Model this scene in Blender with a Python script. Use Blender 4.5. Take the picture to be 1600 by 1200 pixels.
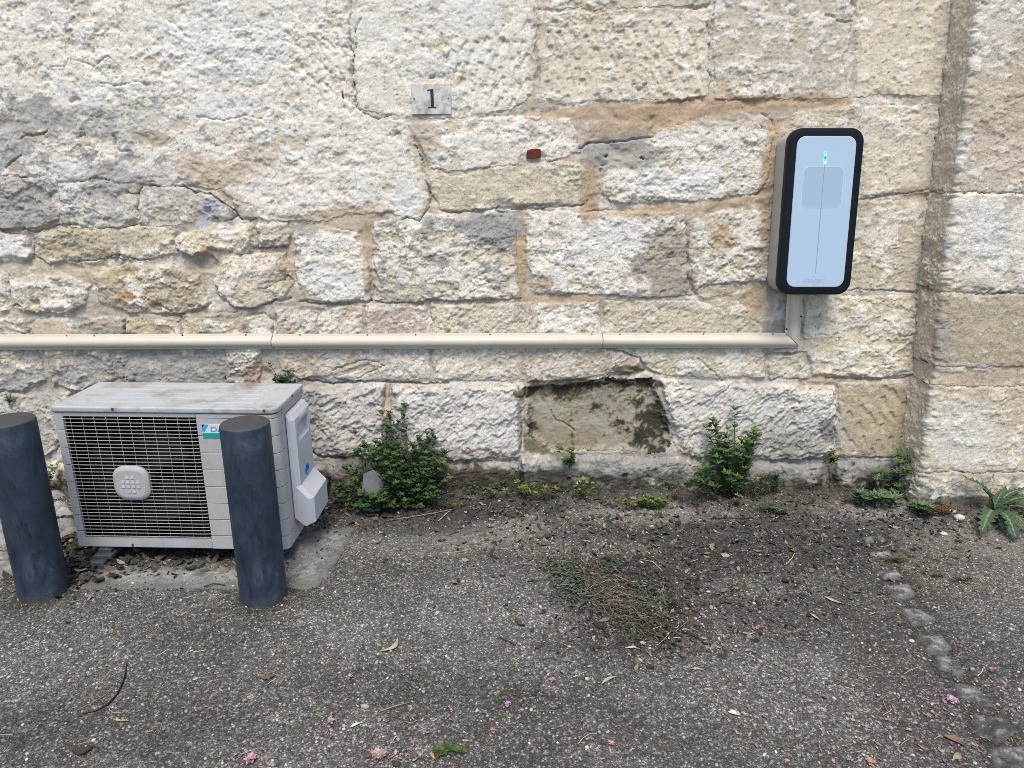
import bpy, bmesh, math, random
import numpy as np
from mathutils import Vector, Matrix, Quaternion

# ------------------------------------------------------------------ camera, sky, sun, exposure
for o in list(bpy.data.objects):
    bpy.data.objects.remove(o)
scene = bpy.context.scene
COL = scene.collection
random.seed(7)
RNG = np.random.default_rng(11)

H = 1.46                       # eye height
PITCH = math.radians(17.0)
F = 1156.0                     # focal length in pixels of the 1600 x 1200 photograph
camd = bpy.data.cameras.new('camera')
camd.sensor_width = 36.0
camd.lens = 36.0 * F / 1600.0
camd.clip_start = 0.05
camd.clip_end = 500
cam = bpy.data.objects.new('camera', camd)
COL.objects.link(cam)
cam.location = (0, 0, H)
cam.rotation_euler = (math.pi / 2 - PITCH, 0, 0)
scene.camera = cam

SUN_EL, SUN_AZ = math.radians(62), math.radians(181)     # azimuth from +Y towards +X
world = bpy.data.worlds.new('World')
scene.world = world
world.use_nodes = True
wn = world.node_tree
wn.nodes.clear()
sky = wn.nodes.new('ShaderNodeTexSky')
sky.sky_type = 'NISHITA'
sky.sun_disc = False
sky.sun_elevation = SUN_EL
sky.sun_rotation = SUN_AZ
sky.dust_density = 1.2
sky.air_density = 1.0
bg = wn.nodes.new('ShaderNodeBackground')
bg.inputs['Strength'].default_value = 0.075
wo = wn.nodes.new('ShaderNodeOutputWorld')
wn.links.new(sky.outputs[0], bg.inputs['Color'])
wn.links.new(bg.outputs[0], wo.inputs['Surface'])

sl = bpy.data.lights.new('sun', 'SUN')
sl.energy = 1.5
sl.angle = math.radians(26)
sl.color = (1.0, 0.90, 0.76)
sun = bpy.data.objects.new('sun', sl)
COL.objects.link(sun)
sd = Vector((math.sin(SUN_AZ) * math.cos(SUN_EL), math.cos(SUN_AZ) * math.cos(SUN_EL), math.sin(SUN_EL)))
sun.rotation_euler = sd.to_track_quat('Z', 'Y').to_euler()
sun.location = (2, -3, 5)

scene.view_settings.view_transform = 'Standard'
scene.view_settings.look = 'None'
scene.view_settings.gamma = 1.0
scene.view_settings.exposure = 1.32
scene.render.film_transparent = False
scene.cycles.max_bounces = 4
scene.cycles.diffuse_bounces = 2
scene.cycles.glossy_bounces = 2
scene.cycles.transmission_bounces = 2
scene.cycles.filter_width = 0.85
scene.cycles.use_denoising = True
scene.cycles.denoising_prefilter = 'NONE'

# ------------------------------------------------------------------ geometry of the place
TB = math.tan(math.radians(5.0))      # the wall leans back
D0 = 3.08                             # distance of the wall foot
DP = 2.905                            # distance of the pillar foot
ct, st = math.cos(PITCH), math.sin(PITCH)


def ray(u, v):
    a, b = (u - 800.0) / F, -(v - 600.0) / F
    return np.array((a, ct + b * st, -st + b * ct))


def on_wall(u, v, off=0.0, d0=None):
    """point where the line of sight meets the leaning wall plane, off metres in front of it"""
    d = ray(u, v)
    t = ((D0 if d0 is None else d0) - off + TB * H) / (d[1] - TB * d[2])
    return np.array((t * d[0], t * d[1], H + t * d[2]))


def on_ground(u, v, z=0.0):
    d = ray(u, v)
    t = (z - H) / d[2]
    return np.array((t * d[0], t * d[1], z))


def on_dist(u, v, y):
    d = ray(u, v)
    t = y / d[1]
    return np.array((t * d[0], y, H + t * d[2]))


def project(x, y, z):
    dz = z - H
    depth = y * ct - dz * st
    up = y * st + dz * ct
    return 800 + F * x / depth, 600 - F * up / depth


# ------------------------------------------------------------------ noise
_perm = RNG.permutation(512).astype(np.int64)
_ang = np.linspace(0, 2 * np.pi, 32, endpoint=False)
_gx, _gy = np.cos(_ang).astype(np.float32), np.sin(_ang).astype(np.float32)


def perlin(x, y, seed=0):
    x = np.asarray(x, np.float32) + seed * 17.13
    y = np.asarray(y, np.float32) + seed * 7.77
    xi, yi = np.floor(x).astype(np.int64), np.floor(y).astype(np.int64)
    fx, fy = (x - xi).astype(np.float32), (y - yi).astype(np.float32)
    u = fx * fx * fx * (fx * (fx * 6 - 15) + 10)
    w = fy * fy * fy * (fy * (fy * 6 - 15) + 10)

    def g(ix, iy, dx, dy):
        h = _perm[(_perm[ix & 511] + iy) & 511] & 31
        return _gx[h] * dx + _gy[h] * dy
    a = g(xi, yi, fx, fy)
    b = g(xi + 1, yi, fx - 1, fy)
    c = g(xi, yi + 1, fx, fy - 1)
    d = g(xi + 1, yi + 1, fx - 1, fy - 1)
    return ((a + u * (b - a)) * (1 - w) + (c + u * (d - c)) * w) * 1.5


def fbm(x, y, seed=0, oct=4, gain=0.5):
    s, a, f, n = 0.0, 1.0, 1.0, 0.0
    for k in range(oct):
        s = s + a * perlin(x * f, y * f, seed + k * 3)
        n += a
        a *= gain
        f *= 2.03
    return s / n


def ss(a, b, x):
    t = np.clip((x - a) / (b - a), 0, 1)
    return t * t * (3 - 2 * t)


def lerp(a, b, m):
    return a + (np.asarray(b, np.float32) - a) * m[..., None]


def poly_sdf(P, X, Z):
    """signed distance (inside negative) of points to a polygon"""
    P = np.asarray(P, np.float32)
    d = np.full(X.shape, 1e9, np.float32)
    s = np.ones(X.shape, np.float32)
    n = len(P)
    for i in range(n):
        a, b = P[i], P[i - 1]
        ex, ez = b[0] - a[0], b[1] - a[1]
        wx, wz = X - a[0], Z - a[1]
        t = np.clip((wx * ex + wz * ez) / (ex * ex + ez * ez + 1e-12), 0, 1)
        bx, bz = wx - ex * t, wz - ez * t
        d = np.minimum(d, bx * bx + bz * bz)
        c1, c2, c3 = Z >= a[1], Z < b[1], ex * wz > ez * wx
        flip = (c1 & c2 & c3) | (~c1 & ~c2 & ~c3)
        s = np.where(flip, -s, s)
    return s * np.sqrt(d)


# ------------------------------------------------------------------ object helpers
def tag(o, label=None, cat=None, group=None, kind=None):
    if label: o['label'] = label
    if cat: o['category'] = cat
    if group: o['group'] = group
    if kind: o['kind'] = kind
    return o


def empty(name, loc=(0, 0, 0), rot=None):
    o = bpy.data.objects.new(name, None)
    o.empty_display_size = 0.05
    COL.objects.link(o)
    o.location = loc
    if rot is not None:
        o.rotation_euler = rot
    return o


def raw_mesh(name, verts, faces, mat=None, parent=None, cols=None, smooth=True, world=True):
    """faces: (n,3) or (n,4) array or list of both kinds; world: the vertices are world coordinates, so a parent that stands elsewhere is undone"""
    me = bpy.data.meshes.new(name)
    verts = np.asarray(verts, np.float32)
    if isinstance(faces, np.ndarray):
        n, k = faces.shape
        me.vertices.add(len(verts))
        me.vertices.foreach_set('co', verts.ravel())
        me.loops.add(n * k)
        me.loops.foreach_set('vertex_index', faces.astype(np.int32).ravel())
        me.polygons.add(n)
        me.polygons.foreach_set('loop_start', np.arange(0, n * k, k, dtype=np.int32))
        me.polygons.foreach_set('loop_total', np.full(n, k, np.int32))
        me.update(calc_edges=True)
    else:
        me.from_pydata(verts.tolist(), [], faces)
        me.update()
    if smooth:
        me.polygons.foreach_set('use_smooth', np.ones(len(me.polygons), bool))
    if cols is not None:
        c = np.ones((len(verts), 4), np.float32)
        c[:, :cols.shape[1]] = cols
        at = me.color_attributes.new('Col', 'FLOAT_COLOR', 'POINT')
        at.data.foreach_set('color', c.ravel())
    if mat is not None:
        me.materials.append(mat)
    o = bpy.data.objects.new(name, me)
    COL.objects.link(o)
    if parent is not None:
        o.parent = parent
        if world and parent.type == 'EMPTY':
            o.matrix_parent_inverse = Matrix.LocRotScale(parent.location, parent.rotation_euler, None).inverted()
    return o


class MB:
    """collects shapes into one mesh"""
    def __init__(self):
        self.v, self.f, self.c = [], [], []

    def add(self, verts, faces, col=(0.5, 0.5, 0.5)):
        n = len(self.v)
        self.v.extend([tuple(p) for p in verts])
        self.f.extend([tuple(i + n for i in q) for q in faces])
        if isinstance(col[0], (tuple, list, np.ndarray)):
            self.c.extend([tuple(k) for k in col])
        else:
            self.c.extend([tuple(col)] * len(verts))

    def box(self, x0, x1, y0, y1, z0, z1, col=(0.5, 0.5, 0.5)):
        v = [(x, y, z) for x in (x0, x1) for y in (y0, y1) for z in (z0, z1)]
        self.add(v, [(0, 1, 3, 2), (4, 6, 7, 5), (0, 4, 5, 1), (2, 3, 7, 6), (0, 2, 6, 4), (1, 5, 7, 3)], col)

    def tube(self, pts, rad, n=6, col=(0.5, 0.5, 0.5), caps=True):
        pts = [Vector(p) for p in pts]
        rs = rad if isinstance(rad, (list, tuple)) else [rad] * len(pts)
        V, Q = [], []
        for i, p in enumerate(pts):
            t = (pts[min(i + 1, len(pts) - 1)] - pts[max(i - 1, 0)]).normalized()
            a = t.cross(Vector((0, 0, 1)))
            if a.length < 1e-3: a = t.cross(Vector((1, 0, 0)))
            a.normalize(); b = t.cross(a)
            for k in range(n):
                w = 2 * math.pi * k / n
                V.append(p + (a * math.cos(w) + b * math.sin(w)) * rs[i])
        for i in range(len(pts) - 1):
            for k in range(n):
                Q.append((i * n + k, i * n + (k + 1) % n, (i + 1) * n + (k + 1) % n, (i + 1) * n + k))
        if caps and n > 2:
            Q.append(tuple(range(n - 1, -1, -1)))
            Q.append(tuple((len(pts) - 1) * n + k for k in range(n)))
        self.add(V, Q, col)

    def build(self, name, mat, parent=None, smooth=False, world=True, bevel=0.0, seg=2):
        o = raw_mesh(name, self.v, self.f, mat, parent, np.array(self.c, np.float32), smooth, world)
        if bevel:
            m = o.modifiers.new('bevel', 'BEVEL')
            m.width = bevel; m.segments = seg; m.limit_method = 'ANGLE'; m.angle_limit = math.radians(35)
            o.data.polygons.foreach_set('use_smooth', np.ones(len(o.data.polygons), bool))
            w = o.modifiers.new('wn', 'WEIGHTED_NORMAL'); w.keep_sharp = True
        return o


# ------------------------------------------------------------------ materials
def mat_nodes(name):
    m = bpy.data.materials.new(name)
    m.use_nodes = True
    nt = m.node_tree
    return m, nt, nt.nodes['Principled BSDF']


def N(nt, typ, **kw):
    n = nt.nodes.new(typ)
    for k, v in kw.items():
        if k in n.inputs: n.inputs[k].default_value = v
        else: setattr(n, k, v)
    return n


def noise_node(nt, scale, detail=4.0, rough=0.6, vec=None, dim='3D'):
    n = N(nt, 'ShaderNodeTexNoise', Scale=scale, Detail=detail, Roughness=rough)
    if vec is not None: nt.links.new(vec, n.inputs['Vector'])
    return n


def ramp(nt, fac, stops):
    r = nt.nodes.new('ShaderNodeValToRGB')
    e = r.color_ramp.elements
    while len(e) < len(stops): e.new(0.5)
    for k, (p, c) in enumerate(stops):
        e[k].position = p
        e[k].color = (c[0], c[1], c[2], 1) if isinstance(c, (tuple, list)) else (c, c, c, 1)
    nt.links.new(fac, r.inputs[0])
    return r


def mix_col(nt, kind, a, b, fac):
    m = nt.nodes.new('ShaderNodeMix')
    m.data_type = 'RGBA'; m.blend_type = kind
    for sock, val in ((m.inputs[0], fac), (m.inputs[6], a), (m.inputs[7], b)):
        if isinstance(val, (int, float)): sock.default_value = val
        elif isinstance(val, (tuple, list)): sock.default_value = (*val[:3], 1)
        else: nt.links.new(val, sock)
    return m.outputs[2]


def attr_material(name, rough=0.95, spec=0.2, grain=0.35, scale=260, bump=0.5, dist=0.003, spots=0.0):
    m, nt, p = mat_nodes(name)
    tc = nt.nodes.new('ShaderNodeTexCoord').outputs['Object']
    at = N(nt, 'ShaderNodeAttribute', attribute_name='Col')
    n1 = noise_node(nt, scale, 5, 0.7, tc)
    n2 = noise_node(nt, scale * 0.22, 4, 0.65, tc)
    r1 = ramp(nt, n1.outputs[0], [(0.25, 1 - grain), (0.5, 1.0), (0.75, 1 + grain * 0.6)])
    r2 = ramp(nt, n2.outputs[0], [(0.25, 1 - grain * 0.6), (0.5, 1.0), (0.75, 1 + grain * 0.4)])
    c = mix_col(nt, 'MULTIPLY', at.outputs['Color'], r1.outputs[0], 1.0)
    c = mix_col(nt, 'MULTIPLY', c, r2.outputs[0], 1.0)
    nt.links.new(c, p.inputs['Base Color'])
    p.inputs['Roughness'].default_value = rough
    p.inputs['Specular IOR Level'].default_value = spec
    if bump:
        add = N(nt, 'ShaderNodeMath', operation='ADD')
        nt.links.new(n1.outputs[0], add.inputs[0])
        nt.links.new(n2.outputs[0], add.inputs[1])
        b = N(nt, 'ShaderNodeBump', Strength=bump, Distance=dist)
        nt.links.new(add.outputs[0], b.inputs['Height'])
        nt.links.new(b.outputs[0], p.inputs['Normal'])
    return m


def leaf_material(name):
    m, nt, p = mat_nodes(name)
    at = N(nt, 'ShaderNodeAttribute', attribute_name='Col')
    tc = nt.nodes.new('ShaderNodeTexCoord').outputs['Object']
    n1 = noise_node(nt, 160, 3, 0.6, tc)
    r1 = ramp(nt, n1.outputs[0], [(0.3, 0.7), (0.7, 1.25)])
    c = mix_col(nt, 'MULTIPLY', at.outputs['Color'], r1.outputs[0], 1.0)
    nt.links.new(c, p.inputs['Base Color'])
    p.inputs['Roughness'].default_value = 0.55
    p.inputs['Specular IOR Level'].default_value = 0.3
    tr = nt.nodes.new('ShaderNodeBsdfTranslucent')
    nt.links.new(c, tr.inputs['Color'])
    mx = N(nt, 'ShaderNodeMixShader')
    mx.inputs[0].default_value = 0.3
    nt.links.new(p.outputs[0], mx.inputs[1])
    nt.links.new(tr.outputs[0], mx.inputs[2])
    nt.links.new(mx.outputs[0], nt.nodes['Material Output'].inputs['Surface'])
    return m


def plain(name, col, rough=0.5, metal=0.0, spec=0.5, dirt=0.25, dirt_scale=9.0, dirt_col=(0.12, 0.1, 0.07), grain=0.0, bump=0.0, thr=(0.5, 0.75)):
    m, nt, p = mat_nodes(name)
    tc = nt.nodes.new('ShaderNodeTexCoord').outputs['Object']
    n1 = noise_node(nt, dirt_scale, 6, 0.68, tc)
    r = ramp(nt, n1.outputs[0], [(thr[0], 0.0), (thr[1], dirt)])
    c = mix_col(nt, 'MIX', col, dirt_col, r.outputs[0])
    if grain:
        n2 = noise_node(nt, 300, 3, 0.6, tc)
        r2 = ramp(nt, n2.outputs[0], [(0.3, 1 - grain), (0.7, 1 + grain)])
        c = mix_col(nt, 'MULTIPLY', c, r2.outputs[0], 1.0)
    nt.links.new(c, p.inputs['Base Color'])
    rr = ramp(nt, n1.outputs[0], [(0.3, max(0.02, rough - 0.06)), (0.7, min(1, rough + 0.12))])
    nt.links.new(rr.outputs[0], p.inputs['Roughness'])
    p.inputs['Metallic'].default_value = metal
    p.inputs['Specular IOR Level'].default_value = spec
    if bump:
        n3 = noise_node(nt, 350, 2, 0.5, tc)
        b = N(nt, 'ShaderNodeBump', Strength=bump, Distance=0.001)
        nt.links.new(n3.outputs[0], b.inputs['Height'])
        nt.links.new(b.outputs[0], p.inputs['Normal'])
    return m


M_STONE = attr_material('limestone', grain=0.40, scale=260, bump=0.8, dist=0.0034)
M_RENDER = attr_material('limewashed_render', grain=0.34, scale=300, bump=0.7, dist=0.0020)
M_MORTAR = attr_material('lime_mortar', grain=0.34, scale=420, bump=0.7, dist=0.003)
M_LEAF = leaf_material('leaf')
M_DRY = attr_material('dry_litter', grain=0.3, scale=200, bump=0.2, dist=0.001)

# ------------------------------------------------------------------ the stone wall: one relief, split stone by stone
STEP = 0.0042


def axis(lo, f0, f1, hi, step, grow=1.18):
    a = list(np.arange(f0, f1, step))
    x, s = a[-1], step
    while x < hi:
        s = min(s * grow, 0.022); x += s; a.append(x)
    x, s, pre = a[0], step, []
    while x > lo:
        s = min(s * grow, 0.022); x -= s; pre.append(x)
    return np.array(pre[::-1] + a, np.float32)


WHITE = np.array((0.705, 0.675, 0.61), np.float32)
COOL = np.array((0.66, 0.655, 0.635), np.float32)
CREAM = np.array((0.565, 0.515, 0.41), np.float32)
OCHRE = np.array((0.46, 0.40, 0.285), np.float32)
GREY = np.array((0.31, 0.30, 0.29), np.float32)
ORANGE = np.array((0.43, 0.325, 0.22), np.float32)
TAN = np.array((0.47, 0.395, 0.30), np.float32)
MORT = np.array((0.37, 0.33, 0.275), np.float32)
DARK = np.array((0.055, 0.05, 0.038), np.float32)
MOSS = np.array((0.10, 0.095, 0.045), np.float32)
YELL = np.array((0.50, 0.44, 0.25), np.float32)
RUST = np.array((0.38, 0.19, 0.06), np.float32)
PINK = np.array((0.53, 0.44, 0.355), np.float32)

# outline in photograph pixels, how far it stands proud (mm), relief, base colour, whitewash left, grey lichen
STONES = [
    # top courses
    ([(560, -80), (834, -80), (834, 20), (836, 100), (830, 150), (800, 170), (700, 185), (620, 182), (560, 172), (553, 110), (549, 50)], 5, 'chisel', CREAM, .75, .10),
    ([(839, -80), (1104, -80), (1104, 8), (970, 14), (839, 16)], 6, 'plaster', CREAM, .45, .15),
    ([(839, 22), (1104, 14), (1108, 60), (1105, 150), (1060, 155), (960, 158), (880, 161), (845, 152)], 8, 'chisel', CREAM, .35, .05),
    ([(1113, -80), (1330, -80), (1328, 30), (1319, 100), (1321, 150), (1250, 155), (1170, 157), (1115, 156)], 9, 'chisel2', CREAM, .50, .20),
    ([(1336, -80), (1530, -80), (1530, 20), (1530, 100), (1530, 148), (1400, 149), (1336, 151)], 8, 'chisel2', CREAM, .42, .02),
    ([(640, 196), (700, 190), (800, 182), (888, 186), (902, 212), (905, 236), (880, 248), (800, 255), (735, 268), (672, 262), (660, 236)], 10, 'plaster', CREAM, .75, .15),
    ([(668, 272), (730, 276), (790, 258), (860, 252), (905, 256), (918, 276), (915, 318), (800, 322), (720, 328), (690, 328), (676, 302)], 12, 'rough', CREAM, .12, .12),
    ([(935, 262), (1000, 248), (1022, 205), (1100, 190), (1180, 194), (1205, 212), (1196, 280), (1186, 300), (1100, 312), (1000, 316), (955, 318), (938, 296)], 14, 'rough', CREAM, .80, .12),
    ([(1240, 178), (1330, 162), (1340, 168), (1340, 310), (1250, 330), (1205, 330), (1215, 220)], 10, 'rough', CREAM, .35, .08),
    ([(1346, 168), (1530, 164), (1530, 230), (1530, 298), (1400, 302), (1346, 305)], 7, 'chisel2', CREAM, .42, .03),
    ([(1300, 318), (1520, 311), (1520, 400), (1520, 452), (1340, 451), (1300, 455)], 7, 'chisel2', CREAM, .45, .08),
    ([(1255, 464), (1510, 459), (1500, 520), (1500, 580), (1340, 589), (1270, 583), (1258, 548), (1205, 549), (1252, 530)], 12, 'rough', CREAM, .55, .10),
    ([(1078, 346), (1130, 331), (1205, 331), (1202, 400), (1196, 440), (1140, 440), (1086, 456), (1075, 400)], 13, 'rough', CREAM, .60, .12),
    ([(1086, 458), (1112, 448), (1138, 444), (1140, 462), (1100, 466)], 8, 'rough', OCHRE, .05, .1),
    ([(825, 331), (900, 334), (960, 331), (1068, 333), (1071, 360), (1073, 440), (1080, 461), (990, 463), (900, 459), (835, 456), (822, 400)], 13, 'rough', CREAM, .85, .15),
    ([(584, 346), (660, 336), (740, 331), (800, 336), (807, 370), (806, 430), (812, 465), (700, 468), (620, 473), (591, 468), (587, 420)], 16, 'rough', CREAM, .55, .30),
    ([(463, 366), (500, 352), (560, 366), (574, 400), (579, 445), (577, 468), (520, 473), (480, 466), (466, 440), (464, 400)], 18, 'rough', CREAM, .85, .10),
    # course above the conduit
    ([(432, 481), (495, 479), (497, 524), (497, 532), (432, 532)], 8, 'rock', PINK, .50, .10),
    ([(501, 479), (567, 481), (567, 532), (501, 532)], 8, 'rock', PINK, .50, .12),
    ([(574, 481), (665, 479), (668, 532), (574, 532)], 7, 'rock', PINK, .30, .20),
    ([(674, 477), (740, 475), (833, 473), (835, 532), (674, 532)], 8, 'rock', CREAM, .25, .12),
    ([(840, 476), (935, 472), (938, 532), (840, 532)], 9, 'rock', CREAM, .60, .15),
    ([(944, 473), (1040, 471), (1150, 473), (1186, 490), (1190, 515), (1182, 532), (944, 532)], 10, 'rock', CREAM, .40, .08),
    # course below the conduit
    ([(432, 540), (595, 540), (600, 560), (560, 570), (510, 586), (470, 591), (442, 576)], 10, 'rock', PINK, .45, .12),
    ([(604, 540), (672, 540), (672, 591), (612, 593), (560, 593), (525, 590), (572, 573)], 9, 'rock', CREAM, .55, .25),
    ([(680, 540), (815, 540), (815, 592), (760, 594), (680, 592)], 8, 'rock', CREAM, .50, .12),
    ([(822, 540), (940, 540), (1000, 558), (1003, 578), (940, 586), (880, 592), (822, 595)], 14, 'rock', PINK, .55, .15),
    ([(950, 540), (1185, 540), (1194, 560), (1193, 588), (1120, 590), (1030, 584), (1010, 575), (1002, 556)], 9, 'rock', CREAM, .55, .15),
    ([(1200, 555), (1250, 552), (1262, 588), (1200, 592)], 6, 'rock', CREAM, .4, .1),
    # big course near the foot
    ([(472, 606), (540, 601), (600, 601), (600, 650), (596, 705), (540, 712), (482, 706), (470, 660)], 18, 'rock2', CREAM, .65, .22),
    ([(611, 601), (700, 599), (790, 597), (815, 601), (815, 650), (812, 712), (740, 716), (650, 715), (613, 708)], 20, 'rock2', CREAM, .75, .15),
    ([(824, 604), (880, 601), (940, 592), (1018, 592), (1025, 620), (1040, 650), (1049, 685), (1040, 706), (960, 704), (880, 704), (850, 697), (825, 680)], -20, 'chisel2', CREAM, .10, .35),
    ([(1030, 591), (1100, 596), (1200, 600), (1303, 604), (1304, 650), (1298, 710), (1200, 716), (1100, 710), (1062, 708), (1056, 680), (1043, 640)], 20, 'rock2', CREAM, .80, .15),
    ([(1312, 601), (1380, 596), (1440, 600), (1500, 605), (1490, 660), (1490, 712), (1360, 714), (1313, 710), (1306, 670)], 13, 'chisel3', OCHRE, .10, .08),
    # plinth
    ([(468, 720), (600, 724), (700, 724), (811, 724), (813, 830), (468, 840)], 26, 'rough', CREAM, .25, .40),
    ([(817, 716), (900, 712), (1000, 714), (1060, 716), (1098, 721), (1100, 830), (817, 830)], 32, 'rough', CREAM, .30, .45),
    ([(1105, 722), (1200, 723), (1293, 723), (1300, 830), (1105, 830)], 28, 'rough', CREAM, .25, .45),
    ([(1306, 722), (1400, 722), (1490, 724), (1490, 840), (1306, 840)], 24, 'rough', CREAM, .25, .40),
    # rubble on the left
    ([(-80, 280), (20, 278), (88, 282), (94, 310), (91, 342), (62, 354), (0, 354), (-80, 354)], 9, 'rubble', CREAM, .25, .65),
    ([(98, 290), (150, 284), (212, 290), (216, 340), (186, 353), (130, 357), (99, 350)], 9, 'rubble', CREAM, .60, .35),
    ([(221, 294), (290, 294), (308, 316), (304, 348), (250, 353), (221, 350)], 9, 'rubble', CREAM, .35, .15),
    ([(-80, 362), (0, 361), (45, 372), (52, 395), (40, 408), (-80, 408)], 20, 'rubble', CREAM, .75, .10),
    ([(56, 370), (100, 360), (180, 361), (185, 400), (140, 407), (80, 408), (59, 395)], 18, 'rubble', OCHRE, .22, .22),
    ([(190, 361), (240, 354), (272, 363), (275, 395), (230, 402), (192, 403)], 15, 'rubble', CREAM, .22, .15),
    ([(276, 376), (300, 363), (345, 356), (395, 352), (402, 380), (385, 395), (350, 389), (318, 390), (296, 398), (279, 392)], 20, 'rubble', CREAM, .35, .25),
    ([(404, 350), (448, 349), (455, 365), (450, 384), (409, 384), (402, 370)], 20, 'rubble', CREAM, .35, .20),
    ([(312, 299), (340, 301), (364, 325), (361, 342), (335, 345), (313, 330)], 16, 'rubble', CREAM, .40, .35),
    ([(369, 313), (400, 325), (405, 338), (380, 340), (369, 330)], 18, 'rubble', CREAM, .20, .1),
    ([(-80, 416), (0, 420), (14, 440), (17, 480), (0, 489), (-80, 489)], 18, 'rubble', CREAM, .60, .20),
    ([(21, 440), (60, 430), (110, 432), (142, 448), (136, 475), (90, 489), (40, 485), (23, 465)], 20, 'rubble', CREAM, .50, .40),
    ([(151, 430), (200, 413), (270, 416), (312, 432), (324, 475), (310, 485), (260, 488), (200, 487), (160, 470)], 17, 'rubble', OCHRE, .30, .15),
    ([(336, 436), (356, 402), (400, 398), (445, 396), (457, 420), (461, 440), (440, 464), (400, 478), (370, 477), (346, 460)], 24, 'rubble', CREAM, .40, .20),
    ([(-80, 499), (40, 499), (45, 532), (-80, 532)], 8, 'rubble', CREAM, .30, .40),
    ([(48, 514), (62, 500), (90, 496), (108, 499), (110, 532), (58, 532)], 5, 'smooth', TAN, .10, .05),
    ([(116, 508), (150, 499), (194, 498), (196, 532), (118, 532)], 8, 'rubble', TAN, .12, .55),
    ([(201, 499), (280, 493), (282, 532), (201, 532)], 10, 'rubble', OCHRE, .25, .12),
    ([(288, 493), (378, 489), (383, 532), (288, 532)], 10, 'rubble', OCHRE, .18, .12),
    ([(389, 497), (410, 491), (424, 510), (425, 532), (391, 532)], 12, 'rubble', CREAM, .55, .1),
    ([(-80, 540), (58, 540), (68, 590), (40, 611), (-80, 606)], 13, 'rubble', CREAM, .45, .45),
    ([(75, 540), (170, 540), (180, 590), (130, 606), (85, 600)], 12, 'rubble', CREAM, .40, .45),
    ([(188, 540), (300, 540), (348, 540), (350, 575), (346, 606), (240, 606), (205, 600), (182, 585)], 8, 'rubble', CREAM, .40, .62),
    ([(353, 540), (408, 540), (404, 598), (353, 601)], 11, 'rubble', CREAM, .55, .15),
    ([(-80, 614), (50, 618), (112, 612), (115, 680), (60, 716), (-80, 702)], 15, 'rubble', CREAM, .40, .45),
    ([(120, 612), (300, 610), (302, 714), (120, 716)], 14, 'rock', CREAM, .4, .4),
    ([(308, 610), (464, 604), (466, 712), (308, 715)], 15, 'rock2', CREAM, .4, .45),
    ([(-80, 712), (60, 722), (115, 727), (120, 840), (-80, 840)], 18, 'rubble', CREAM, .25, .5),
    ([(126, 722), (462, 720), (462, 840), (126, 840)], 20, 'rough', CREAM, .25, .4),
]
RENDER = [(-90, -90), (556, -90), (546, 40), (550, 110), (557, 172), (600, 186), (634, 192), (652, 236), (664, 280), (672, 312), (660, 340), (640, 346),
          (610, 328), (560, 332), (500, 345), (455, 345), (405, 340), (398, 322), (366, 309), (345, 296), (305, 288), (260, 290), (214, 286), (150, 280), (95, 284), (30, 274), (-90, 276)]

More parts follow.
